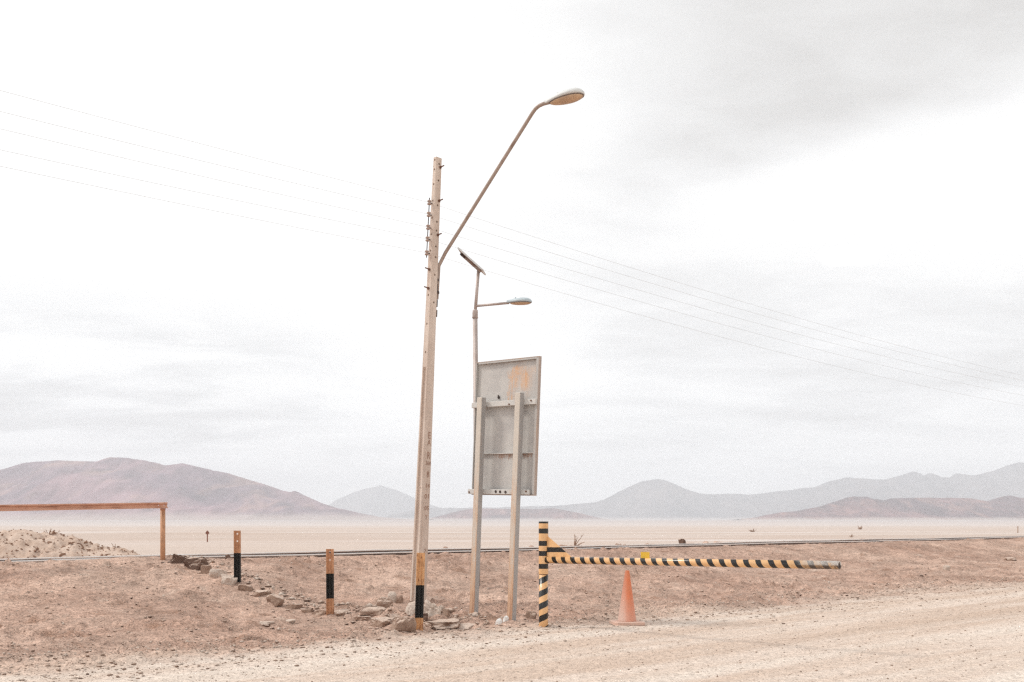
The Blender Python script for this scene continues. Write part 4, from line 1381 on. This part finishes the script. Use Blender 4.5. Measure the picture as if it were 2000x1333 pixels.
GH = gzv(1019)
mgu, nt, b = new_mat('gate_post_bands'); g = G(nt); p = g.coord(); z = g.sep(p)[2]
bands = [(0.0, 0)]
for ya, yb in ((1112, 1102), (1087, 1077), (1067, 1057), (1043, 1033), (1023, 1017)):
    bands += [(gzv(ya) / 1.6, 1), (min(gzv(yb) / 1.6, 1.0), 0)]
zz = g.m('DIVIDE', g.m('ADD', z, g.m('MULTIPLY', g.m('SUBTRACT', g.noise(p, 30, 3), 0.5), 0.006)), 1.6)
stripe_finish(g, b, g.sep(g.stops(zz, [(f, (v, v, v)) for f, v in bands]))[0], p)
mgl, nt, b = new_mat('gate_post_spiral'); g = G(nt); p = g.coord(); x, y, z = g.sep(p)
ang = g.m('ARCTAN2', y, x)
PER = 24.6 * kz
ph = g.m('FRACT', g.m('ADD', g.m('SUBTRACT', g.m('DIVIDE', z, PER), g.m('DIVIDE', ang, 2 * math.pi)), g.m('ADD', 10.29, g.m('MULTIPLY', g.noise(p, 9, 3, 0.6), 0.10))))
stripe_finish(g, b, g.m('MULTIPLY', g.ss(ph, 0.02, 0.035), g.ss(ph, 0.535, 0.52)), p)
ZJ = gzv(1122)
rp = 0.066


def pipe(bm, z0, z1, r, t):
    n = 28
    rings = []
    for rr, zz_ in ((r, z0), (r, z1), (r - t, z1), (r - t, z1 - 0.25)):
        rings.append([bm.verts.new((rr * math.cos(k * 2 * math.pi / n), rr * math.sin(k * 2 * math.pi / n), zz_)) for k in range(n)])
    for a, c in zip(rings, rings[1:]):
        for k in range(n): bm.faces.new((a[k], a[(k + 1) % n], c[(k + 1) % n], c[k]))
    bm.faces.new(rings[0]); bm.faces.new(rings[-1])


bm = bmesh.new(); lathe(bm, [(rp - 0.003, -0.35), (rp - 0.003, ZJ - 0.006)], 28); obj('post', bm, mgl, gate, True)
bm = bmesh.new(); pipe(bm, ZJ + 0.004, GH, rp, 0.008); sl = obj('swivel_sleeve', bm, mgu, gate)
bm = bmesh.new(); lathe(bm, [(rp - 0.006, ZJ - 0.007), (rp - 0.006, ZJ + 0.005)], 28); obj('joint_ring', bm, M_RUSTBOLT, gate)
g0 = Vector((0, 0, gzv(1094)))
gend = atd(1640, 1104.5, 10.9) - GP
gd = gend - g0; gl = gd.length; ga = gd.normalized(); gs = ga.cross(Vector((0, 0, 1))).normalized(); gu = gs.cross(ga)
grot = Matrix(((ga.x, gs.x, gu.x), (ga.y, gs.y, gu.y), (ga.z, gs.z, gu.z)))
mbm, nt, b = new_mat('boom_spiral'); g = G(nt); p = g.coord(); x, y, z = g.sep(p)
ang = g.m('ARCTAN2', z, y)
ph = g.m('FRACT', g.m('ADD', g.m('SUBTRACT', g.m('DIVIDE', x, 0.158), g.m('DIVIDE', ang, 2 * math.pi)), g.m('ADD', 10.29, g.m('MULTIPLY', g.noise(p, 3.5, 3, 0.6), 0.13))))
wear = g.ss(g.m('ADD', x, g.m('MULTIPLY', g.m('SUBTRACT', g.noise(p, 7, 4, 0.6), 0.5), 0.6)), gl - 0.60, gl - 0.10)
topm = g.ss(z, -0.012, 0.008)
stripe_finish(g, b, g.m('MULTIPLY', g.ss(ph, 0.02, 0.04), g.ss(ph, 0.50, 0.48)), p, wear, topm)
bm = bmesh.new()
n = 24; r_o, r_i = 0.0465, 0.039
rings = []
for xx, rr in ((rp * 0.85, r_o), (gl, r_o), (gl, r_i), (gl - 0.3, r_i)):
    rings.append([bm.verts.new((xx, rr * math.cos(k * 2 * math.pi / n), rr * math.sin(k * 2 * math.pi / n))) for k in range(n)])
for a, c in zip(rings, rings[1:]):
    for k in range(n): bm.faces.new((a[k], a[(k + 1) % n], c[(k + 1) % n], c[k]))
bm.faces.new(rings[0]); bm.faces.new(rings[-1])
boom = obj('boom', bm, mbm, gate, loc=g0, rot=grot.to_euler())
for pl_ in boom.data.polygons: pl_.use_smooth = len(pl_.vertices) == 4 and abs(pl_.normal.x) < 0.5
bm = bmesh.new()
tube(bm, [(gl - 0.04, 0.0, 0.0), (gl - 0.012, 0.0, 0.0)], r_i - 0.001, 20)
obj('bore_shade', bm, M_DARKMETAL, boom)  # dark disc standing in for the shaded inside of the open pipe
# gusset plate between sleeve and boom
mgs, nt, b = new_mat('gusset_paint'); g = G(nt); p = g.coord(); x, y, z = g.sep(p)
zz = g.m('ADD', z, g.m('MULTIPLY', g.m('SUBTRACT', g.noise(p, 25, 3), 0.5), 0.01))
stripe_finish(g, b, g.m('MULTIPLY', g.ss(zz, 0.105, 0.109), g.ss(zz, 0.176, 0.172)), p)
bm = bmesh.new()
tri = [(rp - 0.004, 0.036), (0.50, 0.036), (0.475, 0.050), (rp - 0.004, gzv(1046) - g0.z)]
loft(bm, [[(a, -0.005, c) for a, c in tri], [(a, 0.005, c) for a, c in tri]])
obj('gusset', bm, mgs, gate, loc=g0, rot=grot.to_euler())
# small yellow plate standing on the boom
f_ = 0.50
u_ = gl * 0.395
bm = bmesh.new(); box(bm, (u_, 0, r_o + 0.036), (0.130, 0.004, 0.078)); tagp = obj('plate', bm, M_YELLOWTAG, boom)
for dx, dz, l in ((-0.005, 0.045, 0.08), (0.012, 0.033, 0.06)):
    for k in range(5):
        bm = bmesh.new(); box(bm, (u_ + dx - l / 2 + l * (k + 0.5) / 5, -0.0032 if gs.y > 0 else 0.0032, r_o + dz), (l / 5 * 0.7, 0.0016, 0.010)); obj('print_mark', bm, M_STENCIL, boom)

# ================================================================== traffic cone
CP = at(1224.5, 1219.5); CP.z += 0.012
cone = tag(empty('traffic_cone', CP, (R(-1), R(0.6), R(8))), 'dusty orange traffic cone under the striped boom', 'traffic cone')
kc = CP.y / F
mc, nt, b = new_mat('faded_cone_plastic'); g = G(nt); p = g.coord(); x, y, z = g.sep(p)
n1 = g.noise(p, 7, 5, 0.65); n2 = g.noise(p, 70, 4, 0.7); st = g.noise(g.v('MULTIPLY', p, (14, 14, 1.2)), 1, 4, 0.6)
col = g.mix(g.ss(n1, 0.3, 0.7), (0.72, 0.19, 0.075), (0.64, 0.215, 0.105))
dust = g.m('ADD', g.ss(z, 0.50, 0.0, 0, 0.62), g.m('ADD', g.ss(x, 0.02, -0.11, 0, 0.85), g.m('SUBTRACT', g.m('MULTIPLY', st, 0.5), 0.28)))
dust = g.m('MULTIPLY', g.m('ADD', dust, g.m('SUBTRACT', g.m('MULTIPLY', n2, 0.5), 0.25)), 0.75, clamp=True)
col = g.mix(dust, col, (0.66, 0.46, 0.38))
finish(g, b, col, 0.6, g.bump(n2, 0.15, 0.003))
Hc = 103 * kc
bm = bmesh.new()
lathe(bm, [(18.8 * kc, 0.028), (18.0 * kc, 0.045), (4.2 * kc, Hc - 0.004), (3.6 * kc, Hc), (3.0 * kc, Hc), (3.0 * kc, Hc - 0.12)], 36)
obj('cone_body', bm, mc, cone, True)
bm = bmesh.new()
hw = 29.5 * kc
pts = []
for sx, sy in ((1, 1), (-1, 1), (-1, -1), (1, -1)):
    c_ = 0.86
    pts += [(sx * hw * (1 if sx * sy > 0 else c_), sy * hw * (c_ if sx * sy > 0 else 1)), (sx * hw * (c_ if sx * sy > 0 else 1), sy * hw * (1 if sx * sy > 0 else c_))]
loft(bm, [[(x_, y_, -0.015) for x_, y_ in pts], [(x_, y_, 0.022) for x_, y_ in pts], [(x_ * 0.95, y_ * 0.95, 0.031) for x_, y_ in pts]])
mb_ = plain('dusty_cone_base', (0.62, 0.42, 0.34), 0.8, 0, 0.15, 15, (0.62, 0.48, 0.40))
obj('base', bm, mb_, cone)

# ================================================================== small far things on the plain
def on_plain(px, d): 
    x = (px - 1000) / F * d
    return Vector((x, d, gz(x, d)))


mp = on_plain(405, 66.0)
mk = tag(empty('marker_post', mp), 'little red-brown marker post with pointed top out on the plain', 'marker post')
bm = bmesh.new(); tube(bm, [(0, 0, -0.1), (0, 0, 0.66)], 0.04, 8); obj('stake', bm, M_MARKER, mk)
bm = bmesh.new(); loft(bm, [[(-0.14, y_, 0.60), (0, y_, 0.48), (0.14, y_, 0.60), (0, y_, 0.78)] for y_ in (-0.03, 0.03)]); obj('arrow_head', bm, M_MARKER, mk)
mp = on_plain(1988, 110.0)
mk = tag(empty('marker_post', mp), 'tiny stake on the plain at the far right edge', 'marker post')
bm = bmesh.new(); tube(bm, [(0, 0, -0.1), (0, 0, 0.75)], 0.05, 8); obj('stake', bm, M_TWIG, mk)


def dry_bush(label, p, size, n, seed, lean=0.0, name='dry_shrub', thick=0.012):
    r = random.Random(seed)
    bm = bmesh.new()
    for _ in range(n):
        a = r.uniform(0, 6.28); el = r.uniform(0.25, 1.3)
        d = Vector((math.cos(a) * math.cos(el) + lean, math.sin(a) * math.cos(el), math.sin(el))).normalized()
        pts = [Vector((r.uniform(-.15, .15) * size, r.uniform(-.1, .1) * size, -0.03))]
        l = size * r.uniform(0.5, 1.0) / 3
        for k in range(3):
            d = (d + Vector((r.uniform(-.35, .35), r.uniform(-.35, .35), r.uniform(-.25, .25)))).normalized()
            pts.append(pts[-1] + d * l)
        tube(bm, pts, [thick, thick * 0.8, thick * 0.6, thick * 0.3], 5)
        for k in range(2):
            q = pts[2].lerp(pts[3], r.random()); d2 = (d + Vector((r.uniform(-1, 1), r.uniform(-1, 1), r.uniform(-.3, .8)))).normalized()
            tube(bm, [q, q + d2 * l * 0.8], [thick * 0.5, thick * 0.2], 4)
    return tag(obj(name, bm, M_TWIG, None, False, p), label, 'shrub')


dry_bush('dry branching twigs just right of the striped gate post', on_plain(1124, 30.5), 0.42, 7, 3, 0.5, 'dry_branch', 0.018)
dry_bush('small red-brown shrub on the plain under the right hills', on_plain(1680, 150), 0.6, 26, 4, 0.0, 'dry_shrub', 0.05)
dry_bush('low dry shrub on the plain above the boom', on_plain(1470, 120), 0.55, 18, 5, 0.0, 'dry_shrub', 0.04)
dry_bush('tiny dry shrub below the red-brown one', on_plain(1662, 84), 0.35, 14, 6, 0.0, 'dry_shrub', 0.03)
dry_bush('dry tuft on the crest of the mound', mound_at(100, 30), 0.22, 9, 8, 0.3, 'dry_shrub', 0.014)
dry_bush('dry tuft on the right shoulder of the mound', mound_at(128, 26), 0.2, 9, 9, 0.0, 'dry_shrub', 0.014)
